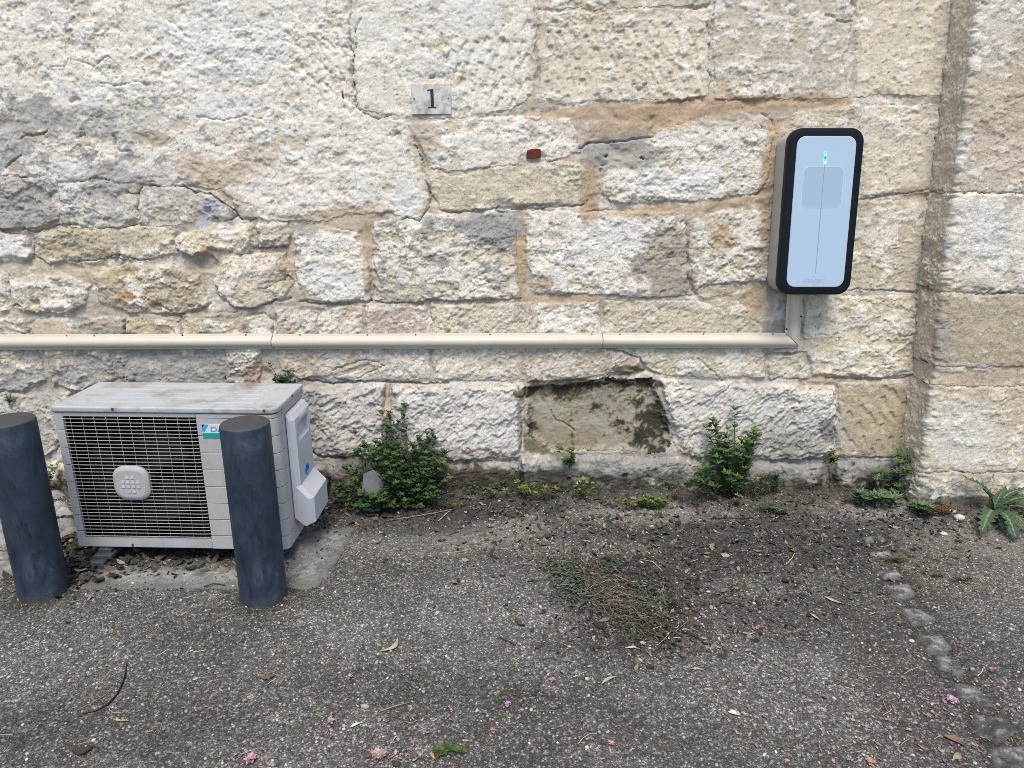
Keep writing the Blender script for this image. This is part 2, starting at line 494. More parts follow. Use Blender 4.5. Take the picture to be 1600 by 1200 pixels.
# ---- colour patches: u, v, half width, half height, tilt, colour, strength
PATCH = [
    (540, 660, 130, 80, 0, GREY * 1.4, .62), (720, 660, 140, 70, 0, GREY * 1.5, .55), (1170, 660, 160, 70, 0, GREY * 1.5, .55), (1240, 680, 80, 40, 0, GREY, .45), (640, 735, 230, 32, 0, GREY * .8, .75), (960, 730, 180, 28, 0, GREY * .85, .8), (1240, 735, 190, 30, 0, GREY * .8, .8), (1390, 735, 90, 22, 0, GREY * .85, .7),
    (240, 570, 160, 30, 0, GREY * 1.1, .6), (80, 640, 110, 60, 0, GREY * 1.2, .5), (520, 560, 120, 20, 0, MORT * 1.1, .35), (900, 565, 140, 20, 0, MORT * 1.1, .35), (200, 300, 160, 50, 0, GREY * 1.3, .35),
    (1090, 168, 250, 15, -3, ORANGE, .95), (1000, 195, 95, 20, -10, ORANGE, .85), (920, 300, 16, 60, 0, ORANGE, .9), (1060, 324, 120, 11, -6, ORANGE, .8),
    (1205, 280, 20, 110, 4, ORANGE, .85), (1130, 152, 14, 22, 0, ORANGE, .7), (814, 400, 11, 70, 0, ORANGE, .95), (880, 466, 90, 8, 2, ORANGE, .7),
    (850, 440, 18, 9, 0, ORANGE, .8), (1130, 368, 26, 16, 20, ORANGE, .75), (1185, 470, 30, 26, 30, ORANGE, .65), (575, 400, 8, 60, 0, ORANGE, .65),
    (450, 410, 12, 45, 0, TAN, .85), (520, 345, 70, 18, 0, TAN, .8), (560, 330, 60, 12, 0, TAN, .7), (400, 580, 26, 18, 0, ORANGE, .7), (605, 640, 8, 50, 0, TAN, .8),
    (380, 262, 70, 26, -30, TAN, .65), (325, 268, 50, 30, 20, TAN, .75), (345, 300, 40, 14, 28, TAN, .75), (665, 215, 22, 34, -20, TAN, .7),
    (245, 215, 28, 13, 10, OCHRE, .85), (55, 215, 30, 9, -10, OCHRE, .8), (135, 222, 14, 6, 0, OCHRE, .8), (95, 320, 10, 20, 0, OCHRE, .7),
    (25, 262, 10, 7, -30, OCHRE, .8), (40, 357, 90, 6, 0, OCHRE, .65), (200, 462, 16, 8, 0, RUST, .6), (165, 425, 60, 10, 8, YELL, .45), (328, 388, 16, 6, 0, RUST, .6),
    (315, 410, 30, 22, 0, MORT, .9), (440, 425, 26, 22, -25, OCHRE, .55), (395, 462, 40, 12, 0, OCHRE, .5), (1000, 236, 70, 6, -4, YELL, .55), (985, 250, 60, 7, 0, YELL, .45),
    (975, 245, 75, 20, -4, GREY, .75), (960, 222, 60, 12, -12, GREY, .7), (1035, 400, 42, 60, 25, MORT, .95), (1045, 440, 46, 28, 0, MORT, .9), (985, 462, 40, 8, 0, GREY, .7),
    (765, 360, 50, 30, 8, GREY, .95), (785, 345, 30, 16, 0, GREY, .8), (480, 358, 26, 12, 0, GREY, .7), (330, 325, 18, 24, 0, np.array((.36, .37, .42)), .8), (318, 345, 9, 15, 0, np.array((.42, .43, .5)), .8),
    (60, 180, 40, 26, 0, GREY, .7), (20, 215, 50, 40, 0, GREY, .65), (20, 340, 80, 34, 0, GREY, .65), (140, 285, 90, 28, 0, GREY, .4), (110, 270, 30, 26, 0, COOL, .6), (110, 310, 25, 20, 0, COOL, .6),
    (120, 190, 70, 30, 0, GREY, .4), (200, 190, 60, 40, 0, GREY, .35), (385, 110, 36, 26, 0, COOL, .7), (330, 70, 90, 70, 0, COOL, .45), (340, 170, 50, 20, 0, COOL, .7), (160, 150, 40, 20, 0, COOL, .5),
    (435, 60, 20, 60, 0, COOL, .5), (600, 60, 60, 30, 0, COOL, .4), (640, 310, 26, 34, 0, COOL, .7), (720, 20, 40, 30, 0, COOL, .5), (745, 85, 36, 14, 0, COOL, .4),
    (1070, 290, 90, 30, 0, COOL, .5), (960, 370, 60, 30, 0, COOL, .6), (520, 430, 40, 26, 0, COOL, .55), (20, 388, 26, 15, 0, COOL, .8), (870, 505, 30, 16, 20, WHITE, .8), (870, 520, 14, 6, 0, GREY, .7),
    (724, 506, 9, 4, 10, GREY, .9), (810, 497, 7, 3, 0, GREY, .9), (700, 515, 5, 4, 0, DARK, .5), (662, 448, 7, 4, 0, GREY, .9), (630, 448, 7, 4, 0, GREY, .9), (612, 452, 9, 4, 0, GREY, .8),
    (570, 700, 26, 6, 0, GREY, .5), (490, 640, 18, 46, 0, GREY, .75), (500, 690, 30, 16, 0, GREY, .6), (1090, 590, 34, 12, 0, GREY, .7), (1060, 700, 20, 10, 0, MORT, .6),
    # the stained recessed stone
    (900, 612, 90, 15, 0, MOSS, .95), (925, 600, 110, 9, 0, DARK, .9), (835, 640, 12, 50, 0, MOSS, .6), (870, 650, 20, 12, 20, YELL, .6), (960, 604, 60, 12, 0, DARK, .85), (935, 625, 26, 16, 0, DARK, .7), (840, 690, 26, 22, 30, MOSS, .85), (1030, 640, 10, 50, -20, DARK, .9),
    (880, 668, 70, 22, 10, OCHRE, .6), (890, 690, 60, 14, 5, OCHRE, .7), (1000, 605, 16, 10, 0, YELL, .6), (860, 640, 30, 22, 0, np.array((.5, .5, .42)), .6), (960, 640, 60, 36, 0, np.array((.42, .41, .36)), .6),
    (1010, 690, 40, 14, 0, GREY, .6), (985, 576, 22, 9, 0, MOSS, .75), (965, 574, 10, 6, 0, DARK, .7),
    # moss and damp along the foot
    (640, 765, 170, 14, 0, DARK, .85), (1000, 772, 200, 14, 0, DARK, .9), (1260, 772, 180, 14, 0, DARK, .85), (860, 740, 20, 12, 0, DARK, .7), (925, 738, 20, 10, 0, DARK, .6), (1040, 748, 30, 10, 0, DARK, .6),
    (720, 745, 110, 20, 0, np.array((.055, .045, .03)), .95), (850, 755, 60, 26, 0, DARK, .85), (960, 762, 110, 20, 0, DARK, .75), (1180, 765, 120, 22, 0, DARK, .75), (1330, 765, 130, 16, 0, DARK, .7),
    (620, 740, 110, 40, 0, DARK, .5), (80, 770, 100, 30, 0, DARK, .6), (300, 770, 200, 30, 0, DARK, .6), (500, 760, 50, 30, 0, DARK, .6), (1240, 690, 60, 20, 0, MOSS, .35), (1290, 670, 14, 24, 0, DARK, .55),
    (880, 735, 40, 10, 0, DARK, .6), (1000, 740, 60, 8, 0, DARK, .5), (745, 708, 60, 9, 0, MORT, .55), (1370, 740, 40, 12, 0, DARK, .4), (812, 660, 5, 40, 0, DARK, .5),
    (1380, 650, 50, 30, 0, OCHRE, .6), (60, 430, 50, 10, 0, ORANGE, .35), (105, 420, 50, 10, 0, PINK, .6), (1240, 225, 24, 50, 0, TAN, .7), (1290, 160, 40, 10, 0, ORANGE, .6), (1300, 590, 70, 9, 0, TAN, .7),
    (1430, 480, 30, 60, 10, TAN, .35), (1440, 300, 40, 14, 0, TAN, .5), (700, 470, 120, 6, 0, MORT, .6), (500, 476, 70, 7, 0, MORT, .7), (300, 490, 120, 7, 0, MORT, .7), (380, 484, 60, 12, -10, MORT, .6),
]
# ---- cracks: pixel polyline, half width mm, depth mm
CRACKS = [
    ([(566, 28), (556, 48), (557, 75), (554, 95), (552, 120), (556, 165), (570, 178), (590, 186), (612, 180)], 2.5, 9),
    ([(648, 228), (660, 250), (664, 280), (672, 300), (672, 325), (655, 345), (636, 338), (628, 345)], 3, 11),
    ([(288, 290), (305, 300), (330, 304), (350, 315), (362, 325), (370, 332), (376, 342), (400, 342)], 4, 16),
    ([(350, 345), (362, 343), (372, 338)], 4, 14), ([(404, 388), (428, 386), (446, 386)], 5, 18), ([(395, 402), (388, 392), (398, 388)], 3, 9),
    ([(92, 270), (96, 282)], 2, 6), ([(180, 214), (185, 240), (184, 258)], 4, 12), ([(186, 236), (205, 236)], 3, 9), ([(200, 300), (215, 304), (222, 294)], 4, 14),
    ([(13, 264), (22, 252), (36, 244)], 3, 12), ([(28, 218), (50, 212), (70, 210), (76, 204)], 3, 12), ([(122, 216), (136, 212)], 3, 9), ([(0, 360), (40, 358), (60, 362), (92, 352), (110, 350), (140, 356)], 3.5, 12),
    ([(140, 356), (180, 357), (215, 352)], 2, 7), ([(110, 408), (150, 407), (185, 398), (215, 405), (236, 406)], 3, 11), ([(15, 428), (16, 480)], 2, 7), ([(20, 480), (30, 474), (36, 478)], 4, 14),
    ([(238, 477), (252, 475), (265, 482), (278, 490)], 3.5, 12), ([(300, 486), (318, 480), (326, 474)], 3, 10), ([(350, 470), (375, 481), (400, 480), (430, 470), (455, 466)], 4, 14),
    ([(470, 470), (500, 474), (545, 475), (580, 470), (585, 446)], 4, 15), ([(590, 470), (612, 474), (640, 472), (660, 475)], 3.5, 12), ([(405, 450), (420, 448), (445, 436), (452, 430), (462, 440)], 2.5, 8),
    ([(1104, 40), (1108, 70), (1106, 112), (1112, 120), (1108, 140)], 3, 11), ([(834, 40), (836, 90)], 2, 6), ([(1320, 60), (1316, 100), (1320, 130)], 2, 8), ([(1290, 22), (1308, 32), (1330, 34)], 3, 10),
    ([(1118, 158), (1150, 157), (1210, 154)], 2, 6), ([(905, 232), (920, 224), (960, 222), (1020, 214)], 3.5, 13), ([(800, 326), (840, 326), (912, 320)], 3, 11), ([(690, 330), (720, 332), (770, 326)], 2, 8),
    ([(1190, 178), (1206, 190), (1212, 210)], 2, 7), ([(1340, 312), (1400, 304), (1440, 298), (1462, 292)], 2.2, 8), ([(1395, 454), (1432, 458)], 3, 9), ([(1330, 452), (1380, 453), (1400, 454)], 2, 7),
    ([(1072, 350), (1074, 430), (1082, 456)], 2.5, 8), ([(470, 592), (520, 600), (560, 595), (640, 598), (700, 598)], 4, 18), ([(560, 590), (600, 570), (572, 560), (520, 578)], 2.5, 8),
    ([(1022, 595), (1030, 630), (1046, 665), (1052, 690), (1060, 712)], 3, 9), ([(820, 604), (820, 700)], 3, 12),
    ([(1090, 560), (1120, 585), (1136, 602)], 2.5, 8), ([(1304, 610), (1302, 660), (1306, 706)], 3, 10), ([(1290, 590), (1340, 592), (1400, 590), (1440, 584), (1460, 592)], 4, 15), ([(1210, 716), (1260, 716), (1300, 718)], 3, 10),
    ([(1312, 714), (1400, 714), (1440, 712)], 2, 8), ([(860, 642), (868, 658), (890, 668), (898, 676)], 3, 9), ([(1330, 170), (1336, 250), (1337, 310)], 1.6, 3), ([(1387, 80), (1385, 160), (1374, 260), (1368, 330), (1360, 430), (1352, 540)], 1.8, 5),
    ([(1345, 380), (1338, 460)], 1.6, 3), ([(1376, 400), (1368, 450)], 1.5, 3), ([(1355, 470), (1380, 500), (1410, 530)], 2, 5), ([(440, 24), (432, 60)], 2, 5), ([(120, 95), (150, 105), (170, 88), (185, 100)], 2, 6), ([(85, 105), (105, 106), (108, 94)], 2, 6),
    ([(160, 130), (190, 135), (215, 128), (235, 132)], 2.5, 7), ([(310, 182), (350, 188), (385, 180), (410, 185)], 2.5, 7), ([(405, 134), (420, 130), (428, 110)], 2, 6), ([(860, 40), (880, 44)], 2, 5), ([(680, 260), (705, 275), (730, 272), (745, 262)], 2, 5),
    ([(605, 270), (640, 270)], 1.5, 4), ([(1495, 0), (1484, 110), (1474, 200), (1466, 300), (1454, 400), (1448, 520), (1440, 600)], 4, 10), ([(1478, 210), (1474, 240)], 6, 20), ([(1430, 585), (1444, 600)], 9, 25),
    ([(610, 600), (606, 660), (604, 700)], 3, 9), ([(470, 600), (474, 660), (480, 700), (500, 712), (540, 716)], 5, 22), ([(620, 720), (700, 720), (810, 720)], 2.5, 8), ([(740, 545), (742, 560)], 2, 6), ([(672, 530), (674, 575)], 2.5, 7),
    ([(380, 20), (395, 45), (385, 60)], 2, 5), ([(260, 30), (285, 48), (300, 62)], 2, 5), ([(15, 10), (30, 18)], 2, 5), ([(570, 478), (572, 530)], 2, 6), ([(432, 490), (432, 530)], 3, 9), ([(195, 510), (197, 528)], 5, 16), ([(53, 405), (55, 375)], 4, 10),
]


class Relief:
    """A wall face as height and colour over (s, z); split into one mesh per stone."""
    def __init__(self, S, Z):
        self.S, self.Z = S, Z
        self.X2, self.Z2 = np.meshgrid(S, Z)
        X, Zz = self.X2, self.Z2
        wx = 0.022 * fbm(X / 0.11, Zz / 0.11, 1, 4, .6) + 0.004 * perlin(X / 0.014, Zz / 0.014, 5)
        wz = 0.019 * fbm(X / 0.11, Zz / 0.11, 21, 4, .6) + 0.004 * perlin(X / 0.014, Zz / 0.014, 25)
        self.Xw, self.Zw = X + wx, Zz + wz
        self.big = fbm(X / 0.5, Zz / 0.5, 31, 3)
        self.mid = fbm(X / 0.11, Zz / 0.09, 33, 4)
        self.small = fbm(X / 0.032, Zz / 0.028, 37, 4, 0.6)
        self.grit = fbm(X / 0.011, Zz / 0.010, 41, 2, 0.7)
        a = 0.8
        Rx, Rz = X * math.cos(a) + Zz * math.sin(a), -X * math.sin(a) + Zz * math.cos(a)
        q = 0.35 * self.small
        q2 = 1.3 * self.mid
        self.ridge = 1 - np.abs(perlin(Rx / 0.075 + q2, Rz / 0.034 + q2 + q, 45)) * 2 + 0.6 * (1 - np.abs(perlin(Rx / 0.032 + q2, Rz / 0.016 - q2, 46)) * 2)
        # flaking: sharp little steps where layers have come away
        t1 = fbm(X / 0.10, Zz / 0.075, 51, 5, 0.62)
        t2 = fbm(X / 0.045, Zz / 0.035, 53, 4, 0.62)
        self.t1, self.t2 = t1, t2
        self.flake = ss(-.02, .03, t1) + 0.6 * ss(.22, .25, t1) + 0.6 * ss(-.27, -.24, t1) + 0.55 * ss(.02, .09, t2) + 0.45 * ss(.27, .33, t2)
        w_ = fbm(X / 0.06, Zz / 0.05, 57, 3, .6)
        ph = Zz / 0.034 + 2.2 * w_ + 0.5 * self.small
        saw = ph - np.floor(ph)
        on = ss(.0, .25, fbm(X / 0.05, Zz / 0.04, 59, 3, .6))
        ph2 = Zz / 0.015 + X / 0.05 + 2.0 * self.small
        saw2 = ph2 - np.floor(ph2)
        self.sharp = (1 - saw) * on * 1.2 + (1 - saw2) * 0.45 * ss(.05, .3, fbm(X / 0.03, Zz / 0.025, 60, 2, .6))
        self.cA = fbm(X / 0.16, Zz / 0.13, 61, 5, 0.62)
        self.cB = fbm(X / 0.10, Zz / 0.08, 63, 5, 0.65)
        self.cC = fbm(X / 0.30, Zz / 0.22, 65, 5, 0.6)
        self.cD = fbm(X / 0.045, Zz / 0.04, 67, 4, 0.65)
        vary = np.clip(0.16 + 1.15 * ss(-.25, .45, fbm(X / 0.35, Zz / 0.28, 75, 4, .6)), 0, 1.3)       # worn smooth here, crumbling there
        self.small = self.small * vary; self.grit_all = self.grit; self.grit = self.grit * (.5 + .6 * vary); self.sharp = self.sharp * vary
        self.flake = self.flake * (.45 + .6 * vary)
        self.cE = fbm(X / 0.022, Zz / 0.017, 69, 3, 0.6)
        self.lab = np.full(X.shape, -1, np.int32)
        self.d = np.full(X.shape, 0.05, np.float32)
        self.infos = []
        self.gb = np.zeros(X.shape, np.float32)

    def put(self, poly, info):
        k = len(self.infos)
        self.infos.append(info)
        poly = np.asarray(poly, np.float32)
        pad = 0.05
        i0, i1 = np.searchsorted(self.S, [poly[:, 0].min() - pad, poly[:, 0].max() + pad])
        j0, j1 = np.searchsorted(self.Z, [poly[:, 1].min() - pad, poly[:, 1].max() + pad])
        if i1 - i0 < 2 or j1 - j0 < 2:
            return
        sl = (slice(j0, j1), slice(i0, i1))
        d = poly_sdf(poly, self.Xw[sl], self.Zw[sl]) - (0.006 if info[1] == 'rubble' else 0.0025)
        better = d < self.d[sl]
        self.d[sl] = np.where(better, d, self.d[sl])
        self.lab[sl] = np.where(better, k, self.lab[sl])

    def relief(self, style):
        f = self.flake
        if style == 'plaster': return 0.0036 * f + 0.0042 * self.mid + 0.0010 * self.small + 0.0011 * self.grit + 0.0012 * self.sharp
        if style == 'rough': return 0.0032 * f + 0.008 * self.mid + 0.0052 * self.small + 0.0034 * self.grit + 0.0018 * self.sharp
        if style == 'rubble': return 0.0042 * f + 0.015 * self.mid + 0.0062 * self.small + 0.0036 * self.grit + 0.0035 * self.sharp
        if style == 'rock': return 0.0036 * self.ridge + 0.008 * self.mid + 0.0055 * self.small + 0.0036 * self.grit + 0.004 * self.sharp
        if style == 'rock2': return 0.0060 * self.ridge + 0.013 * self.mid + 0.006 * self.small + 0.0042 * self.grit + 0.0035 * self.sharp
        if style == 'chisel': return 0.0026 * f + 0.003 * self.mid + 0.0018 * self.small + 0.0017 * self.grit + 0.0012 * self.sharp
        if style == 'chisel2': return 0.0018 * f + 0.004 * self.mid + 0.0026 * self.small + 0.0026 * self.grit + 0.0018 * self.sharp
        if style == 'chisel3': return 0.006 * self.mid + 0.0035 * self.small + 0.0026 * self.grit + 0.003 * self.sharp
        return 0.0006 * f + 0.002 * self.mid + 0.0012 * self.small + 0.0010 * self.grit

    def compose(self):
        sh = self.X2.shape
        flush = ss(-.25, .10, fbm(self.X2 / 0.20, self.Z2 / 0.16, 71, 4, .55))          # pointing brought up level with the stones
        h = 0.005 * self.mid + 0.0032 * self.small + 0.0014 * self.grit + 0.0012 * self.flake - 0.004 + 0.010 * flush
        gap = ss(.05, .35, self.cA) * (1 - 0.6 * flush)                # where pointing has fallen out of the joint
        m = 0.5 + 0.5 * np.tanh(2.2 * self.cC)
        col = lerp(lerp(np.broadcast_to(MORT * 1.08, sh + (3,)).astype(np.float32), TAN, 0.6 * np.clip(m, 0, 1)), CREAM, 0.8 * ss(-.15, .3, self.cB))
        wash = ss(-.08, .12, self.cA + 0.5 * self.cD)                   # limewash left on the joints too
        col = lerp(col, WHITE * 0.95, wash * 0.75)
        col = lerp(col, GREY * 1.1, ss(.16, .28, self.cB + 0.45 * self.cD + self.gb) * 0.7)
        ins = self.d < 0
        h0, col0 = h.copy(), col.copy()
        for k, (proud, style, base, white, grey, seed) in enumerate(self.infos):
            grey = grey + 0.0
            q = (self.lab == k) & ins
            if not q.any(): continue
            e = -self.d[q]
            rr = (0.0035 + 0.0003 * abs(proud)) * (1 + 0.6 * np.clip(self.mid[q], -.6, 1))
            prof = np.clip(e / rr, 0, 1)
            prof = 0.5 * np.sqrt(np.clip(1 - (1 - prof) ** 2, 0, 1)) + 0.5 * prof
            rel = self.relief(style)[q]
            lp = proud / 1000 * (1 + 0.35 * self.cC[q]) if proud > 0 else proud / 1000
            h[q] = h[q] * (1 - prof) + (lp + rel + 0.006 * self.big[q]) * prof
            c = np.broadcast_to(base, (e.size, 3)).astype(np.float32).copy()
            tint = 1 + 0.10 * math.sin(seed * 2.7)
            c *= np.array((tint, tint, tint * (1 + 0.04 * math.sin(seed * 5.1))), np.float32)
            j = 0.12 * math.sin(seed * 1.9)
            c = lerp(c, OCHRE, 0.4 * ss(.05 + j, .45 + j, self.cC[q]))
            mw = ss(-.05, .06, 0.85 * self.t1[q] + 0.45 * self.t2[q] + 0.5 * self.cC[q] + (white - .47) * 0.95)
            h[q] += 0.0022 * mw * prof
            c = lerp(c, WHITE, mw * 0.80)
            mc = ss(.0, .35, self.cC[q] * -1 + (white - .6) * 0.6)
            c = lerp(c, COOL, mc * mw * 0.5)
            mg = ss(.10, .19, self.cB[q] + 0.55 * self.cD[q] + (grey - .42) * 0.95 + self.gb[q])
            c = lerp(c, GREY * (1 + 0.15 * math.sin(seed)), mg * 0.78)
            pock = ss(.30, .40, self.cE[q])
            c = lerp(c, GREY * 0.75, pock * 0.7)
            edge = ss(0.022, 0.002, e + 0.012 * self.cD[q]) * ss(-.15, .15, self.cB[q]) * 0.5
            c = lerp(c, (MORT + TAN) / 2, edge)
            col[q] = c
        # mortar smeared over the edges of the stones
        sm = ss(-.02, .16, fbm(self.X2 / 0.14, self.Z2 / 0.12, 81, 4, .6) + .05) * ss(.034, .006, np.abs(self.d + .004) + .030 * np.abs(self.cD)) * (self.d < .004)
        h += (h0 + .004 - h) * sm * .75
        col = col + (col0 - col) * (sm * .8)[..., None]
        # open joints
        g = np.exp(-(np.abs(self.d - 0.002) / 0.0035) ** 2) * gap
        h -= 0.011 * g
        self.h, self.col = h.astype(np.float32), col

    def window(self, x0, x1, z0, z1):
        i0, i1 = np.searchsorted(self.S, [x0, x1])
        j0, j1 = np.searchsorted(self.Z, [z0, z1])
        return slice(j0, j1), slice(i0, i1)

    def pit(self, x, z, L, W, ang, dep):
        r = max(L, W) * 1.2
        sl = self.window(x - r, x + r, z - r, z + r)
        X, Z = self.X2[sl] - x, self.Z2[sl] - z
        if X.size == 0: return
        c, s = math.cos(ang), math.sin(ang)
        l = (X * s - Z * c) / L               # runs down the stroke
        w = (X * c + Z * s) / W
        dd = np.clip(1 - w ** 4, 0, 1) * np.where(l < 0, np.clip(1 + l * 9, 0, 1), np.clip(1 - l, 0, 1) ** 0.55)
        self.h[sl] -= dep * dd

    def crack(self, P, wid, dep):
        P = np.asarray(P, np.float32)
        for a, b in zip(P[:-1], P[1:]):
            r = wid * 3 + 0.012
            sl = self.window(min(a[0], b[0]) - r, max(a[0], b[0]) + r, min(a[1], b[1]) - r, max(a[1], b[1]) + r)
            X, Z = self.X2[sl], self.Z2[sl]
            if X.size == 0: continue
            jx = 0.006 * perlin(X / 0.03, Z / 0.03, 91) + 0.003 * self.grit[sl]
            jz = 0.006 * perlin(X / 0.03, Z / 0.03, 93) + 0.003 * self.small[sl]
            e = b - a
            t = np.clip(((X + jx - a[0]) * e[0] + (Z + jz - a[1]) * e[1]) / (e @ e + 1e-9), 0, 1)
            dd = np.hypot(X + jx - a[0] - e[0] * t, Z + jz - a[1] - e[1] * t)
            wv = wid * (1 + 0.5 * perlin(X / 0.05, Z / 0.05, 95))
            k = np.clip(1 - dd / (wv + 0.0018), 0, 1)
            self.h[sl] -= dep * np.sqrt(k)

    def patch(self, mask_fn, colour, strength):
        pass

    def split(self, place, names, parent, mats, skirt=0.06):
        """place(S2, Z2, h) -> world xyz arrays; one object for each stone and one for what lies between"""
        nz, nx = self.X2.shape
        P = np.stack(place(self.X2, self.Z2, self.h), -1).reshape(-1, 3)
        C = np.clip(self.col.reshape(-1, 3), 0.004, 0.9)
        lab = np.where(self.d < 0, self.lab, -1)
        fl = lab[:-1, :-1].ravel()
        idx = np.arange(nz * nx).reshape(nz, nx)
        quads = np.stack([idx[:-1, :-1], idx[:-1, 1:], idx[1:, 1:], idx[1:, :-1]], -1).reshape(-1, 4)
        order = np.argsort(fl, kind='stable')
        fs = fl[order]
        out = []
        for k in np.unique(fs):
            a, b = np.searchsorted(fs, [k, k + 1])
            q = quads[order[a:b]]
            if k >= 0 and len(q) < 12: continue
            u, inv = np.unique(q, return_inverse=True)
            q = inv.reshape(-1, 4)
            V, Cc = P[u], C[u]
            if k >= 0:                                  # close the sides of the stone into the wall
                e = np.concatenate([q[:, [0, 1]], q[:, [1, 2]], q[:, [2, 3]], q[:, [3, 0]]])
                key = np.minimum(e[:, 0], e[:, 1]).astype(np.int64) * len(u) + np.maximum(e[:, 0], e[:, 1])
                _, first, cnt = np.unique(key, return_index=True, return_counts=True)
                be = e[first[cnt == 1]]
                bv, binv = np.unique(be, return_inverse=True)
                binv = binv.reshape(-1, 2) + len(u)
                back = V[bv] + np.array((0, skirt, 0), np.float32)
                q = np.concatenate([q, np.stack([be[:, 1], be[:, 0], binv[:, 0], binv[:, 1]], -1)])
                V = np.concatenate([V, back]); Cc = np.concatenate([Cc, Cc[bv]])
            nm, mt = (names[k], mats[k]) if k >= 0 else ('mortar', M_MORTAR)
            out.append(raw_mesh(nm, V, q, mt, parent, Cc))
        return out


def px2plane(poly, d0=D0):
    return [(p[0], p[2]) for p in (on_wall(u, v, 0.0, d0) for u, v in poly)]


XW = axis(-4.6, -2.45, 1.80, 1.81, STEP)
ZW = axis(-0.12, -0.02, 2.10, 3.1, STEP)
R = Relief(XW, ZW)
names, mats = [], []
for k, (poly, proud, style, base, white, grey) in enumerate(STONES):
    vm = np.mean([q[1] for q in poly]); um = np.mean([q[0] for q in poly])
    if proud > 0: proud = proud * (.55 if vm < 340 and um > 400 else .75 if vm < 530 else .9)
    if um > 830 and vm < 600: white -= .10                     # this end kept less of its limewash
    R.put(px2plane(poly), (proud, style, base, white, grey, k + 1))
    names.append('stone'); mats.append(M_RENDER if style in ('plaster', 'chisel', 'chisel2', 'smooth') else M_STONE)
R.put(px2plane(RENDER), (8, 'plaster', CREAM, .70, .16, 200))
names.append('render_coat'); mats.append(M_RENDER)
# the wall goes on beyond the picture
k = 300
z = -0.05
while z < 2.95:
    hh = random.uniform(0.16, 0.27)
    xr = on_wall(-92, 600 - (z - 0.7) * 390, 0)[0] if z < 2.0 else 1.8
    xr = min(xr, on_wall(-92, 200, 0)[0]) if z < 2.12 else 1.8
    if z + hh > 2.12 and z < 2.12:
        hh = 2.12 - z
    x = xr - 0.008
    if hh > 0.07:
        while x > -4.6:
            w = random.uniform(0.28, 0.6)
            R.put([(x - w + 0.006, z + 0.006), (x - 0.006, z + 0.006), (x - 0.006, z + hh - 0.006), (x - w + 0.006, z + hh - 0.006)],
                  (random.uniform(6, 16), random.choice(['rough', 'rock', 'chisel2']), CREAM, random.uniform(.3, .8), random.uniform(.05, .35), k))
            names.append('stone'); mats.append(M_STONE)
            x -= w; k += 1
    z += hh
_U, _V = project(R.X2, D0 + R.Z2 * TB, R.Z2)
for (u, v, a, b, k) in [(90, 250, 210, 110, .30), (20, 320, 120, 50, .15), (250, 570, 190, 40, .22), (70, 600, 120, 60, .2), (720, 400, 120, 50, .10), (480, 640, 60, 90, .25), (960, 740, 600, 40, .25), (70, 160, 110, 60, .10), (430, 90, 40, 70, -.05), (360, 120, 60, 60, .05)]:
    R.gb += k * np.exp(-((_U - u) / a) ** 2 - ((_V - v) / b) ** 2).astype(np.float32)
R.compose()

# mason's strokes
def strokes(poly, rows, cols, L, W, ang, dep, jit=0.35, keep=0.9):
    P = np.array(px2plane(poly))
    x0, x1, z0, z1 = P[:, 0].min(), P[:, 0].max(), P[:, 1].min(), P[:, 1].max()
    rnd = random.Random(int(abs(x0) * 1000) + rows)
    for r in range(rows):
        for c in range(cols):
            if rnd.random() > keep: continue
            x = x0 + (c + .5 + (0.5 if r % 2 else 0) + rnd.uniform(-jit, jit)) / cols * (x1 - x0)
            zz = z0 + (r + .5 + rnd.uniform(-jit, jit)) / rows * (z1 - z0)
            if poly_sdf(P, np.array([x], np.float32), np.array([zz], np.float32))[0] > -0.008: continue
            R.pit(x, zz, L * rnd.uniform(.6, 1.4), W * rnd.uniform(.6, 1.4), ang + rnd.uniform(-.25, .25), dep * rnd.uniform(.5, 1.3))


S = [s[0] for s in STONES]
strokes([(845, 30), (1100, 25), (1100, 150), (850, 155)], 7, 16, .052, .012, .25, .0065)
strokes([(705, 40), (832, 30), (830, 165), (705, 180)], 7, 10, .050, .012, -.35, .0075)
strokes([(600, 40), (705, 30), (700, 125), (600, 130)], 4, 6, .05, .012, .75, .006, keep=.6)
strokes([(432, 40), (548, 30), (552, 180), (440, 190)], 9, 9, .05, .009, .65, .005, keep=.8)
strokes([(60, 20), (330, 10), (330, 150), (60, 150)], 7, 14, .05, .010, .8, .0035, keep=.5)
strokes(S[3], 7, 14, .035, .008, .1, .004, keep=.5)
strokes(S[4], 9, 9, .028, .007, .35, .004, keep=.6)
strokes(S[9], 6, 8, .03, .007, .3, .004, keep=.5)
strokes(S[10], 6, 9, .032, .007, -.1, .004, keep=.5)
strokes(S[7], 5, 12, .03, .010, -.4, .006, keep=.6)
strokes(S[14], 6, 13, .026, .011, .2, .006, keep=.6)
strokes(S[15], 6, 11, .026, .010, -.2, .005, keep=.5)
strokes(S[12], 4, 6, .03, .010, .3, .005, keep=.5)
strokes(S[33], 6, 9, .06, .010, .45, .008, keep=.8)
for kk in (17, 18, 23, 24, 25):
    strokes(S[kk], 3, 5, .06, .010, -.8, .006, keep=.5)
for kk in (29, 30, 32):
    strokes(S[kk], 5, 8, .045, .014, -.8, .007, keep=.45)
strokes([(300, 195), (640, 200), (650, 320), (420, 330)], 8, 16, .03, .011, .7, .004, keep=.55)
for P, w, dpt in CRACKS:
    R.crack(px2plane(P), w / 1000 * 0.75, dpt / 1000)
